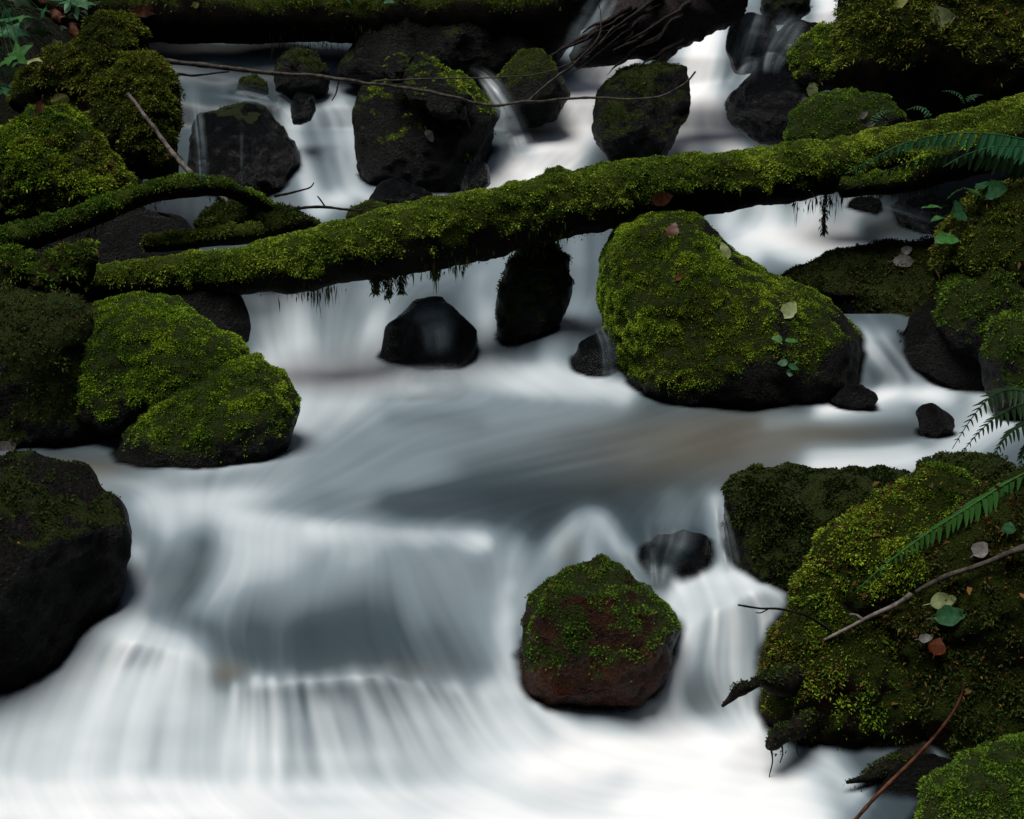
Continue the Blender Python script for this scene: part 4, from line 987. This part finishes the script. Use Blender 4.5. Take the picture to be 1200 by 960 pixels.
def twig(name, label, pts, r0, r1, mat='twig', parent=None, n=None, seed=1, wob=.35, knots=True):
    """pts: (px, py, distance)"""
    P = np.array([at(*p) for p in pts])
    n = n or 12 * len(pts)
    P = resample(P, n)
    r = np.linspace(r0, r1, n)
    P = P + (np.stack([fbm(P * 9, 2, seed), fbm(P * 9, 2, seed + 5), fbm(P * 9, 2, seed + 9)], -1) * (r0 * wob * 3)) * np.sin(np.linspace(0, math.pi, n))[:, None]
    rr = r[:, None] * (1 + .22 * fbm(P * 40, 2, seed + 3)[:, None] + (.5 * np.clip(fbm(P * 30, 1, seed + 7), .3, 1)[:, None] - .15 if knots else 0))
    V, F = tube(P, rr * np.ones((1, 7)), 7)
    o = put(name, V, as_tris(F), M[mat], parent=parent)
    if parent is None:
        tag(o, label, 'twig')
    return o

t = twig('twig', 'long thin knobbly twig hanging across in front of the far falls', [(178, 70, 7.6), (230, 76, 7.6), (300, 84, 7.6), (410, 94, 7.6), (480, 104, 7.6), (540, 118, 7.6), (575, 125, 7.6), (620, 119, 7.6), (700, 115, 7.6), (765, 115, 7.6), (800, 100, 7.6), (815, 84, 7.6)], .013, .005, seed=3, n=140)
twig('side_twig', None, [(618, 120, 7.6), (650, 92, 7.62), (690, 62, 7.65), (720, 30, 7.7)], .008, .003, parent=t, seed=5)
twig('side_twig', None, [(670, 78, 7.63), (700, 45, 7.66), (704, 18, 7.7), (700, 0, 7.7)], .005, .002, parent=t, seed=6)
twig('side_twig', None, [(440, 95, 7.6), (520, 92, 7.62), (600, 90, 7.65), (640, 84, 7.68), (690, 66, 7.7)], .005, .002, parent=t, seed=7)
twig('side_twig', None, [(545, 125, 7.6), (547, 138, 7.6), (551, 150, 7.6)], .003, .0015, parent=t, seed=8)
twig('side_twig', None, [(397, 96, 7.6), (394, 108, 7.58), (389, 118, 7.58)], .005, .003, parent=t, seed=9)
twig('twig', 'thin dark twig parallel to the long knobbly twig at its left end', [(196, 86, 7.9), (225, 88, 7.9), (250, 86, 7.9), (268, 84, 7.9)], .008, .004, mat='twig_dark', seed=11)
t = twig('dead_branch', 'pale grey broken branch leaning down the bank behind the curved mossy branch', [(150, 110, 6.7), (170, 136, 6.65), (192, 165, 6.6), (205, 182, 6.55), (222, 200, 6.5), (245, 220, 6.5), (268, 238, 6.5)], .009, .014, mat='twig_grey', seed=13)
t = twig('twig', 'black forked twig over the water left of the fallen log middle', [(300, 252, 6.6), (340, 246, 6.55), (375, 243, 6.5), (412, 246, 6.45), (425, 247, 6.42)], .009, .005, mat='twig_dark', seed=15)
twig('side_twig', None, [(382, 244, 6.5), (376, 236, 6.5), (372, 230, 6.5)], .005, .003, mat='twig_dark', parent=t, seed=16)
twig('twig', 'short black twig poking out over the water above the forked one', [(322, 230, 6.65), (345, 224, 6.6), (362, 220, 6.58), (368, 214, 6.58)], .007, .003, mat='twig_dark', seed=17)
twig('dead_branch', 'red-brown bare branch slanting down from the top left corner', [(30, -10, 8.0), (55, 8, 7.9), (75, 25, 7.8), (92, 42, 7.7), (103, 54, 7.6)], .03, .022, mat='twig_red', seed=19)

def make_tree():
    return BVHTree.FromPolygons(np.concatenate(ALLV).tolist(), np.concatenate(ALLF).tolist(), all_triangles=True)
TREE = make_tree()
def surf(px, py, lift=0.0, default=None):
    """what a photo pixel shows of the stones and logs: (point, normal)"""
    d = raydir(px, py); d = d / np.linalg.norm(d)
    h = TREE.ray_cast(Vector(CAM), Vector(d))
    if h[0] is None:
        Y = default if default else wY(px, py)
        return at(px, py, Y), np.array([0, -.3, .95])
    n = np.array(h[1]); n = n if n @ d < 0 else -n
    return np.array(h[0]) + n * lift, n
def sY(px, py, lift=0.0, default=None):
    return float(surf(px, py, lift, default)[0][1])
def on(px, py, lift=.01):
    p, n = surf(px, py)
    return (px, py, float(p[1]) - lift)

t = twig('dead_branch', 'grey broken branch lying up the great mossy bank mound', [on(966, 750), on(990, 738, .02), on(1020, 722, .03), on(1050, 708, .03), on(1068, 697, .03)], .004, .008, mat='twig_grey', seed=21, wob=.2)
twig('side_twig', None, [on(1012, 727, .03), on(1004, 721, .03), on(996, 720, .03)], .004, .003, mat='twig_grey', parent=t, seed=22)
twig('dead_branch', 'dark upper length of broken branch across the great bank mound, below the fern', [on(1074, 694, .02), on(1110, 675, .03), on(1150, 662, .03), on(1190, 646, .03), on(1240, 630, .03)], .007, .009, mat='twig', seed=23, wob=.2)
y0 = on(974, 740)[2]
t = twig('twig', 'fine black twig reaching from the great bank mound over the white water', [(974, 740, y0), (945, 722, y0 - .04), (915, 714, y0 - .07), (890, 713, y0 - .09), (865, 709, y0 - .10)], .0042, .0028, mat='twig_dark', seed=25, wob=.2)
twig('side_twig', None, [(900, 714, y0 - .08), (892, 718, y0 - .09), (886, 718, y0 - .10)], .002, .0015, mat='twig_dark', parent=t, seed=26)
twig('twig', 'bare reddish stem slanting up through the bottom right corner', [(990, 975, 2.95), (1030, 930, 2.98), (1080, 880, 3.02), (1108, 848, 3.04), (1124, 822, 3.06), (1131, 800, 3.07)], .0055, .003, mat='twig_red', seed=27, wob=.15)
def stub(label, ctrl, seed, rootlets=()):
    y = min(sY(ctrl[0][0], (ctrl[0][1] + ctrl[0][2]) / 2), 3.75)
    o = log_obj('root_stub', label, 'root', [(a, b, c, y + d) for a, b, c, d in ctrl], mat='bark', pal='dark', n=110, nseg=22, dens=26000, mth=(.25, .7), seed=seed, lump=.42, hang=9000, hlen=.05, length=.012)
    for k, (pts, r0) in enumerate(rootlets):
        twig('rootlet', None, [(a, b, y + d) for a, b, d in pts], r0, r0 * .35, mat='twig_dark', parent=o, seed=seed + k, wob=.6)
    return o
stub('pointed black root stub jutting over the water, uppermost on the great bank mound', [(955, 775, 822, .12), (930, 778, 818, .03), (908, 788, 814, -.02), (893, 788, 806, -.05), (878, 797, 812, -.07), (866, 799, 816, -.09), (857, 812, 823, -.10), (846, 826, 830, -.11)], 31,
     [([(880, 806, -.07), (872, 814, -.09), (862, 818, -.10)], .004)])
stub('thick black root stub dripping with moss, middle of three on the great bank mound', [(980, 815, 858, .12), (950, 826, 858, .02), (930, 842, 868, -.05), (914, 848, 874, -.08), (904, 862, 882, -.10), (899, 872, 880, -.11)], 33,
     [([(903, 874, -.10), (905, 890, -.10), (902, 908, -.10), (901, 918, -.10)], .0028), ([(915, 868, -.08), (917, 882, -.08), (914, 894, -.08)], .003), ([(932, 862, -.05), (934, 878, -.05), (936, 886, -.05)], .0025)])
stub('lowest black root stub under the great bank mound by the reddish stem', [(1105, 862, 912, .1), (1075, 872, 910, .02), (1052, 888, 912, -.03), (1032, 894, 914, -.05), (1014, 906, 917, -.08), (992, 915, 919, -.10)], 35,
     [([(1040, 908, -.05), (1036, 916, -.06), (1030, 922, -.07)], .003)])

# ------------------------------------------------------------------ thin veils of water drawn over wet stones
def veil_strip(pts, strength, foam_shade, seed, lift=.012, nu=18, nv=60):
    """pts: (px, py, half width in photo pixels), downstream"""
    C = resample(np.array(pts, float), nv)
    T = np.gradient(C[:, :2], axis=0); T /= np.linalg.norm(T, axis=1)[:, None]
    Nx = np.stack([-T[:, 1], T[:, 0]], 1)
    u = np.linspace(-1, 1, nu)
    PX = C[:, None, 0] + Nx[:, None, 0] * u * C[:, None, 2]
    PY = C[:, None, 1] + Nx[:, None, 1] * u * C[:, None, 2]
    D = np.zeros(PX.shape)
    for i in range(nv):
        for j in range(nu):
            p, n = surf(PX[i, j], PY[i, j])
            D[i, j] = min(p[1], wY(PX[i, j], PY[i, j]))
    E = np.pad(D, ((4, 4), (3, 3)), mode='edge')          # drape over the nearer stone, never behind its edge
    D = np.min([E[i:i + nv, j:j + nu] for i in range(9) for j in range(7)], axis=0)
    D = smooth1(smooth1(D, 7, 0), 5, 1)
    V = at(PX, PY, D)
    q = V - CAM; V = V - q / np.linalg.norm(q, axis=-1)[..., None] * lift
    V = V.reshape(-1, 3)
    i = np.arange(nu * nv).reshape(nv, nu)
    F = np.stack([i[:-1, :-1], i[:-1, 1:], i[1:, 1:], i[1:, :-1]], -1).reshape(-1, 4)
    if (np.cross(V[F[0, 1]] - V[F[0, 0]], V[F[0, 3]] - V[F[0, 0]]) @ (CAM - V[0])) < 0:
        F = F[:, ::-1]
    o = put('water_veil', V, F, M['water'])
    o['kind'] = 'structure'
    vv = np.linspace(0, 1, nv)[:, None]
    uu = np.broadcast_to(u, (nv, nu))
    st = fbm(np.stack([uu * 3.5 + 0 * vv, vv * .8 + 0 * uu, 0 * uu + seed], -1), 3, seed)
    a = (1 - uu ** 2) ** 1.7 * sstep(0, .35, vv) * sstep(1.0, .65, vv) * np.clip(.75 + .9 * st, 0, 1.5) * strength
    fattr(o.data, 'veil', np.clip(a, 0, .95).ravel())
    fattr(o.data, 'foam_shade', np.clip(foam_shade + .18 * st, 0, 1).ravel())
    fattr(o.data, 'silt', np.zeros(nu * nv))
for k, (pts, a, fo) in enumerate([
    ([(700, 378, 10), (712, 405, 12), (716, 450, 14)], .4, .5),
    ([(500, 340, 40), (506, 360, 40), (512, 385, 30), (514, 420, 20)], .5, .42), ([(500, 425, 60), (500, 445, 66), (500, 470, 70)], .6, .6), ([(790, 600, 40), (785, 630, 38), (776, 660, 26), (770, 700, 18)], .75, .34),
    ([(886, 8, 18), (878, 40, 24), (868, 70, 26), (862, 96, 28)], .72, .55), ([(935, 16, 22), (920, 40, 22), (905, 66, 18), (900, 90, 14)], .5, .5),
    ([(228, 110, 8), (232, 140, 9), (236, 180, 9), (238, 220, 9)], .4, .45), ([(284, 150, 4), (284, 190, 4), (285, 225, 4)], .22, .4),     ([(250, 104, 14), (290, 110, 14), (330, 122, 12), (350, 150, 10)], .55, .5),
    ([(766, 640, 8), (768, 670, 9), (770, 690, 9)], .5, .6), ([(838, 580, 8), (848, 620, 11), (858, 670, 14)], .7, .7),
    ([(612, 712, 6), (604, 760, 8), (606, 805, 10)], .35, .5), ([(716, -10, 20), (700, 20, 24), (680, 50, 24), (668, 80, 22)], .62, .5),
    ([(548, 78, 8), (570, 92, 12), (590, 120, 16), (606, 160, 22), (616, 190, 26)], .8, .75),
    ([(1030, 240, 12), (1060, 250, 16), (1095, 262, 16)], .3, .35)]):
    veil_strip(pts, a, fo, k + 1)

# ------------------------------------------------------------------ leaves and ferns
def leaf_shape(n=8, fold=.18, curl=.25, lobes=False):
    """a unit leaf lying along +x, tip at x = 1, upper side +z"""
    if lobes:
        V = [(0, 0, 0)]
        a = []
        for k, (ang, r) in enumerate([(-150, .30), (-118, .62), (-88, .40), (-62, .86), (-34, .50), (-14, .72), (0, 1.0), (14, .72), (34, .50), (62, .86), (88, .40), (118, .62), (150, .30)]):
            t = math.radians(ang)
            V.append((.30 + r * .70 * math.cos(t), r * .70 * math.sin(t), -.16 * r * r + .05 * (k % 2)))
        V[0] = (.30, 0, .04)
        F = [(0, k, k + 1) for k in range(1, len(V) - 1)] + [(0, len(V) - 1, 1)]
        return np.array(V, float), np.array(F)
    V, F = [], []
    for i in range(n + 1):
        t = i / n
        w = .33 * math.sin(math.pi * min(t ** .8, 1)) ** .8 * (1 - .15 * t) + (.012 if 0 < i < n else .004)
        z = -curl * t * t * .6
        V += [(t, -w, z + fold * w), (t, 0, z), (t, w, z + fold * w)]
    for i in range(n):
        b = i * 3
        F += [(b, b + 3, b + 4, b + 1), (b + 1, b + 4, b + 5, b + 2)]
    return np.array(V, float), np.array(F)

def basis(d, nrm):
    x = np.array(d, float); x /= np.linalg.norm(x)
    z = np.array(nrm, float); z = z - x * (z @ x); z /= max(np.linalg.norm(z), 1e-9)
    y = np.cross(z, x)
    return np.stack([x, y, z], 1)

def add_leaf(name, P, d, nrm, length, mat, parent=None, wide=1.0, lobes=False, curl=.25, stalk=0.25, fold=.18):
    V, F = leaf_shape(lobes=lobes, curl=curl, fold=fold)
    rl_ = np.random.default_rng(int(abs(P[0] * 7919 + P[2] * 3571)) % 99991)
    V = V * np.array([1, wide, 1])
    V = V + rl_.normal(size=V.shape) * np.array([.012, .022, .022]) * (1 if len(V) > 20 else .5)
    V[:, 2] += .10 * np.sin(V[:, 0] * 5 + rl_.random() * 6) * V[:, 1]
    V = V * length
    Bm = basis(d, nrm)
    W = V @ Bm.T + P
    o = put(name, W, F, M[mat], parent=parent, base=None if parent is not None else np.array(P))
    if stalk:
        q = np.array(P); e = q - Bm[:, 0] * length * stalk + Bm[:, 2] * length * .05
        tv, tf = tube(np.array([e, (e + q) / 2 - Bm[:, 2] * length * .02, q + Bm[:, 0] * length * .1]), [length * .022] * 3, 5)
        put('stalk', tv, as_tris(tf), M[mat], parent=o) if parent is None else None
    return o

def fallen(px, py, lenpx, ang, mat, label, wide=1.0, lobes=False, stand=0.0, default=None, curl=.25):
    """ang: direction of the tip in the picture, degrees anticlockwise from right; stand: 0 flat on the surface, 1 facing the viewer"""
    p, n = surf(px, py, .014, default)
    tocam = CAM - p; tocam /= np.linalg.norm(tocam)
    nn = n * (1 - stand) + tocam * stand; nn /= np.linalg.norm(nn)
    t = math.radians(ang)
    d = RIGHT * math.cos(t) + UPV * math.sin(t)
    d = d - nn * (d @ nn); d /= np.linalg.norm(d)
    L = lenpx / FPX * np.linalg.norm(p - CAM)
    o = add_leaf('fallen_leaf', p - d * L * .5 + nn * .006, d, nn, L, mat, wide=wide, lobes=lobes, curl=curl)
    tag(o, label, 'leaf')
    return o

fallen(924, 366, 27, 60, 'leaf_pale', 'pale green leaf stuck to the right shoulder of the biggest midstream boulder', wide=1.05, stand=.6)
fallen(846, 296, 22, 105, 'leaf_pale', 'dull green leaf on edge at the top of the biggest midstream boulder', wide=.9, stand=.6)
fallen(789, 274, 22, 70, 'leaf_brown', 'curled dark red-brown leaf on top of the biggest midstream boulder', wide=1.1, stand=.7)
fallen(797, 328, 10, 20, 'leaf_red', 'tiny orange leaf fleck on the lit face of the biggest midstream boulder', wide=1.2, stand=.7)
fallen(774, 232, 26, 15, 'leaf_brown', 'purplish brown leaf caught on the front of the fallen log', wide=1.0, stand=.7)
fallen(782, 248, 14, 5, 'leaf_blue', 'small bluish green leaf below the purplish leaf on the fallen log', wide=1.0, stand=.7)
fallen(1102, 23, 31, 8, 'leaf_pale', 'broad pale green leaf lying on the huge top right boulder', wide=1.25, stand=.75)
fallen(1056, 5, 24, 40, 'leaf_yellow', 'shrivelled yellow-brown leaf at the top edge on the huge top right boulder', wide=.7, stand=.7)
fallen(952, 102, 18, 95, 'leaf_pale', 'upright pale leaf in the gap above the smooth low green boulder', wide=1.1, stand=.9, default=7.2)
fallen(941, 117, 8, 20, 'leaf_grey', 'tiny white leaf at the edge of the smooth low green boulder', wide=1.2, stand=.9, default=7.2)
fallen(1011, 136, 11, 40, 'leaf_grey', 'tiny grey leaf on the dark side of the smooth low green boulder', wide=1.0, stand=.8)
fallen(1020, 146, 10, 10, 'leaf_grey', 'small grey-pink scrap of leaf on top of the right half of the log', wide=1.0, stand=.5)
fallen(1078, 282, 26, 15, 'leaf_yellow', 'pale yellow leaf lying below the green shrub leaves on the right bank', wide=1.0, stand=.5)
fallen(1058, 308, 24, 0, 'leaf_grey', 'flat grey leaf on the low boulder at the right end of the pool', wide=1.0, stand=.35)
fallen(1062, 296, 14, 30, 'leaf_grey', 'small grey leaf just above the flat grey leaf on the right bank', wide=1.2, stand=.5)
fallen(503, 160, 16, -60, 'leaf_grey', 'slim grey leaf on the face of the large black boulder with a moss ridge', wide=.9, stand=.9)
fallen(72, 121, 18, -70, 'leaf_yellow', 'small pale yellow leaf on the peak of the pointed mossy mound', wide=1.7, stand=.85)
fallen(48, 135, 26, -100, 'leaf_brown', 'thin curled brown leaf on the pointed mossy mound', wide=.5, stand=.7)
fallen(6, 524, 26, 20, 'leaf_grey', 'silvery leaf on the top of the bare-sided boulder at the left edge', wide=1.1, stand=.6)
fallen(1108, 706, 30, 12, 'leaf_pale', 'glistening pale leaf on the great bank mound under the broken branch', wide=1.0, stand=.8)
fallen(1115, 722, 36, 8, 'leaf_blue', 'broad dark green leaf under the glistening one on the great bank mound', wide=1.0, stand=.75)
fallen(1096, 757, 20, 70, 'leaf_red', 'small rust-red leaf on the great bank mound below the green leaf', wide=1.5, stand=.8)
fallen(1086, 746, 16, 10, 'leaf_grey', 'small grey leaf touching the rust-red one on the great bank mound', wide=1.0, stand=.8)
fallen(1150, 645, 20, 40, 'leaf_grey', 'grey rounded leaf above the dark broken branch on the great bank mound', wide=1.4, stand=.8)
fallen(1182, 620, 14, 80, 'leaf_blue', 'small round green leaf near the right edge of the great bank mound', wide=1.6, stand=.8)
fallen(230, 6, 8, 20, 'leaf_yellow', 'tiny pale leaf on the huge dark log at the top left', wide=1.4, stand=.8)
fallen(172, 13, 26, 0, 'leaf_brown', 'brown leaf scrap on the left end of the huge dark top log', wide=.8, stand=.6)

def small_plant(name, label, cat, base, leaves, stemr=.003, lobes=False):
    """leaves: (px, py, distance or None, length px, angle, material, width)"""
    root = empty(name, base)
    tag(root, label, cat)
    for k, (px, py, Y, L, ang, mat, wide) in enumerate(leaves):
        p = at(px, py, Y)
        tocam = CAM - p; tocam /= np.linalg.norm(tocam)
        r = np.random.default_rng(k * 7 + int(abs(px)))
        nn = tocam * .25 + np.array([0, 0, .8]) + r.normal(size=3) * .3; nn /= np.linalg.norm(nn)
        t = math.radians(ang); d = RIGHT * math.cos(t) + UPV * math.sin(t)
        d = d - nn * (d @ nn); d /= np.linalg.norm(d)
        Lm = L / FPX * np.linalg.norm(p - CAM)
        q = p - d * Lm * .5
        add_leaf('leaf', q, d, nn, Lm, mat, parent=root, wide=wide, lobes=lobes, curl=.3)
        b = np.array(base); mid = (b + q) / 2 + np.array([0, 0, .25]) * np.linalg.norm(q - b) * .5
        P = resample(np.array([b, mid, q + d * Lm * .15]), 8)
        tv, tf = tube(P, np.linspace(stemr, stemr * .5, 8)[:, None] * np.ones((1, 5)), 5)
        put('stem', tv, as_tris(tf), M['fern_dark'], parent=root)
    return root

y = sY(920, 415, .02) - .02
small_plant('clover_plant', 'tiny clover-like plant growing on the right face of the biggest midstream boulder', 'plant', at(922, 420, y + .03),
  [(911, 397, y, 13, 170, 'leaf_green', 1.3), (928, 399, y, 16, 20, 'leaf_green', 1.1), (917, 425, y - .01, 12, 160, 'leaf_blue', 1.5), (930, 430, y - .02, 13, -20, 'leaf_blue', 1.5), (926, 436, y - .02, 12, -80, 'leaf_blue', 1.4), (934, 423, y, 10, 40, 'leaf_blue', 1.5)], .0015)
y = sY(1140, 245) - .05
small_plant('leafy_shrub', 'low shrub of broad green leaves on the left shoulder of the right bank mound', 'shrub', at(1138, 252, y + .1),
  [(1166, 222, y, 28, 5, 'leaf_blue', 1.2), (1142, 224, y, 24, 175, 'leaf_green', 1.1), (1118, 226, y, 26, 5, 'leaf_green', .55), (1092, 242, y - .05, 24, 195, 'leaf_green', .9), (1124, 247, y - .06, 30, 200, 'leaf_blue', 1.4), (1110, 279, y - .1, 32, 215, 'leaf_green', 1.2), (1098, 256, y, 18, 230, 'leaf_green', 1.0), (1150, 216, y + .05, 22, 110, 'leaf_blue', 1.1)], .003)
lv = [(22, 62, 7.0, 34, 30, 'leaf_green', 1), (8, 70, 7.0, 26, 220, 'leaf_green', 1), (38, 70, 7.0, 24, -30, 'leaf_pale', 1), (10, 22, 7.4, 30, 200, 'leaf_blue', 1), (24, 20, 7.4, 26, 20, 'leaf_green', 1), (0, 42, 7.3, 24, -20, 'leaf_green', 1), (50, 14, 7.5, 18, 150, 'leaf_blue', 1), (90, 10, 7.6, 28, -80, 'leaf_blue', 1), (100, 4, 7.6, 22, 20, 'leaf_blue', 1), (82, 4, 7.6, 22, 160, 'leaf_blue', 1)]
rl = random.Random(4)
for k in range(80):
    lv.append((rl.uniform(-40, 112), rl.uniform(-25, 120), rl.uniform(7.6, 8.3), rl.uniform(18, 32), rl.uniform(0, 360), 'fern_dark' if rl.random() < .75 else 'fern', 1))
small_plant('leafy_shrub', 'shade shrub with lobed green leaves hanging in the top left corner', 'shrub', at(-20, 10, 8.2), lv, .003, lobes=True)
small_plant('leafy_sprig', 'tiny blue-green sprig showing at the top edge left of the far falls', 'plant', at(447, -6, 8.4), [(442, 2, 8.35, 10, 180, 'leaf_blue', 1.2), (456, 2, 8.35, 12, 10, 'leaf_blue', 1.2), (409, 2, 8.35, 8, 20, 'leaf_blue', 1.2)], .002)

PINNA = None
def fern(name, label, base, fronds, mat='fern'):
    """fronds: (points (px, py, distance), leaflet length px, leaflet pairs, droop 0..1, material)"""
    root = empty(name, base); tag(root, label, 'fern')
    V, F = [], []
    for i, (x, w) in enumerate([(0, .06), (.12, .135), (.45, .12), (.8, .07), (1, .005)]):
        V += [(x, -w, .02 - .10 * x * x), (x, 0, -.10 * x * x), (x, w, .02 - .10 * x * x)]
    for i in range(4):
        b = i * 3; F += [(b, b + 3, b + 4, b + 1), (b + 1, b + 4, b + 5, b + 2)]
    V, F = np.array(V), np.array(F)
    meshes = {}
    for pts, L, npair, droop, fm in fronds:
        P = resample(np.array([at(*p) for p in pts]), npair * 2 + 6)
        tv, tf = tube(P, np.linspace(.0035, .0012, len(P))[:, None] * np.ones((1, 5)), 5)
        fr = put('frond', tv, as_tris(tf), M[fm], parent=root)
        if fm not in meshes:
            meshes[fm] = build_mesh('leaflet', V, F); meshes[fm].materials.append(M[fm])
        T = np.gradient(P, axis=0); T /= np.linalg.norm(T, axis=1)[:, None]
        s = np.linalg.norm(P.mean(0) - CAM) / FPX
        fb = np.array(fr['_base'])
        rr = np.random.default_rng(int(abs(P[0, 0]) * 100) + npair)
        for k in range(npair):
            i = int((k + .5) * (len(P) - 4) / npair) + 1
            env = math.sin(math.pi * min(1, .18 + .82 * (1 - k / npair)) ** .9) ** .55 if k else .8
            env = max(.22, min(1.0, (1.08 - k / npair) * 1.25) * min(1, .55 + k / npair * 2))
            for sg in (1, -1):
                up = np.array([0, -.35, .94]); side = np.cross(T[i], up); side /= np.linalg.norm(side)
                d = side * sg * (1 - droop * .75) + T[i] * .35 + np.array([0, 0, -1.0]) * droop + rr.normal(size=3) * .07
                nrm = up * (1 - droop) + np.array([0, -1.0, .5]) * droop + side * sg * .2
                ln = L * s * env * rr.uniform(.88, 1.1)
                Bm = basis(d, nrm) * ln
                o = bpy.data.objects.new('leaflet', meshes[fm]); col.objects.link(o)
                o.parent = fr
                m4 = Matrix(Bm.tolist()).to_4x4(); m4.translation = Vector(P[i] - fb)
                o.matrix_basis = m4
    return root
fern('sword_fern', 'long arching fern frond drooping over the right end of the fallen log', at(1290, 215, 6.1),
  [([(1290, 215, 6.1), (1235, 176, 6.1), (1190, 161, 6.1), (1140, 156, 6.1), (1090, 160, 6.08), (1050, 172, 6.05), (1018, 189, 6.03), (990, 204, 6.0)], 30, 34, .9, 'fern'),
   ([(1290, 215, 6.15), (1235, 196, 6.15), (1180, 184, 6.15), (1130, 180, 6.12), (1080, 186, 6.1), (1040, 200, 6.08), (1008, 216, 6.05), (990, 222, 6.05)], 26, 30, .9, 'fern_dark'),
   ([(1290, 215, 6.05), (1245, 182, 6.0), (1200, 172, 6.0), (1165, 172, 5.98), (1130, 182, 5.97), (1105, 196, 5.96)], 26, 18, .9, 'fern')])
for (lab, pts, L) in (('tiny fern sprig on the log, nearest the log middle of four', [(1022, 146), (1027, 135), (1038, 130), (1050, 131)], 7), ('small curled fern on the log right of the leftmost sprig', [(1090, 142), (1087, 131), (1077, 125), (1062, 129)], 9),
                      ('little arching fern tip on the log pointing left, high on the right', [(1130, 122), (1126, 112), (1116, 107), (1104, 107)], 6), ('short fern tip on the log pointing right, last of the four', [(1134, 120), (1138, 113), (1145, 111), (1152, 112)], 6)):
    yy = 6.55
    fern('small_fern', lab, at(*pts[0], yy), [([(a, b, yy) for a, b in pts], L, 9, .35, 'leaf_blue')])
    bpy.data.objects[-1] if False else None
fern('sword_fern', 'dark fern silhouetted against the white water at the right edge', at(1240, 490, 4.75),
  [([(1240, 490, 4.75), (1205, 462, 4.72), (1180, 458, 4.7), (1158, 468, 4.68), (1136, 494, 4.66), (1116, 526, 4.64)], 27, 20, .35, 'fern_dark'),
   ([(1240, 490, 4.7), (1205, 474, 4.66), (1172, 486, 4.62), (1148, 506, 4.6), (1124, 534, 4.58)], 24, 20, .45, 'fern_dark'),
   ([(1240, 490, 4.65), (1212, 492, 4.6), (1186, 506, 4.56), (1168, 528, 4.54), (1160, 552, 4.52)], 22, 18, .5, 'fern_dark'),
   ([(1240, 500, 4.65), (1215, 512, 4.6), (1200, 530, 4.56), (1192, 560, 4.5)], 20, 14, .6, 'fern_dark')])
yq = [sY(x, y2) - .05 for x, y2 in ((1180, 566), (1130, 598), (1080, 630), (1035, 664), (1002, 694))]
fern('sword_fern', 'bright green fern frond sloping down the great bank mound, yellow at its tip', at(1215, 548, yq[0] + .02),
  [([(1215, 548, yq[0]), (1180, 566, yq[0]), (1130, 598, yq[1]), (1080, 630, yq[2]), (1035, 664, yq[3]), (1002, 694, yq[4])], 26, 30, .5, 'fern_mid')])

# ------------------------------------------------------------------ waterline: thin water turns clear over the stones
AV = np.concatenate(ALLV); AF = np.concatenate(ALLF)
TREE = BVHTree.FromPolygons(AV.tolist(), AF.tolist(), all_triangles=True)
veil = np.ones(len(WVf))
lo, hi = AV.min(0), AV.max(0)
for i, p in enumerate(WVf.tolist()):
    h = TREE.find_nearest(p, 0.03)
    if h[0] is not None:
        q = Vector(p) - h[0]
        dd = q.length if q.dot(h[1]) > 0 else 0.0
        veil[i] = dd / 0.03
veil = sstep(0.0, 1.0, veil)
fattr(water.data, 'veil', veil)
print('moss blades', MOSSCOUNT[0])
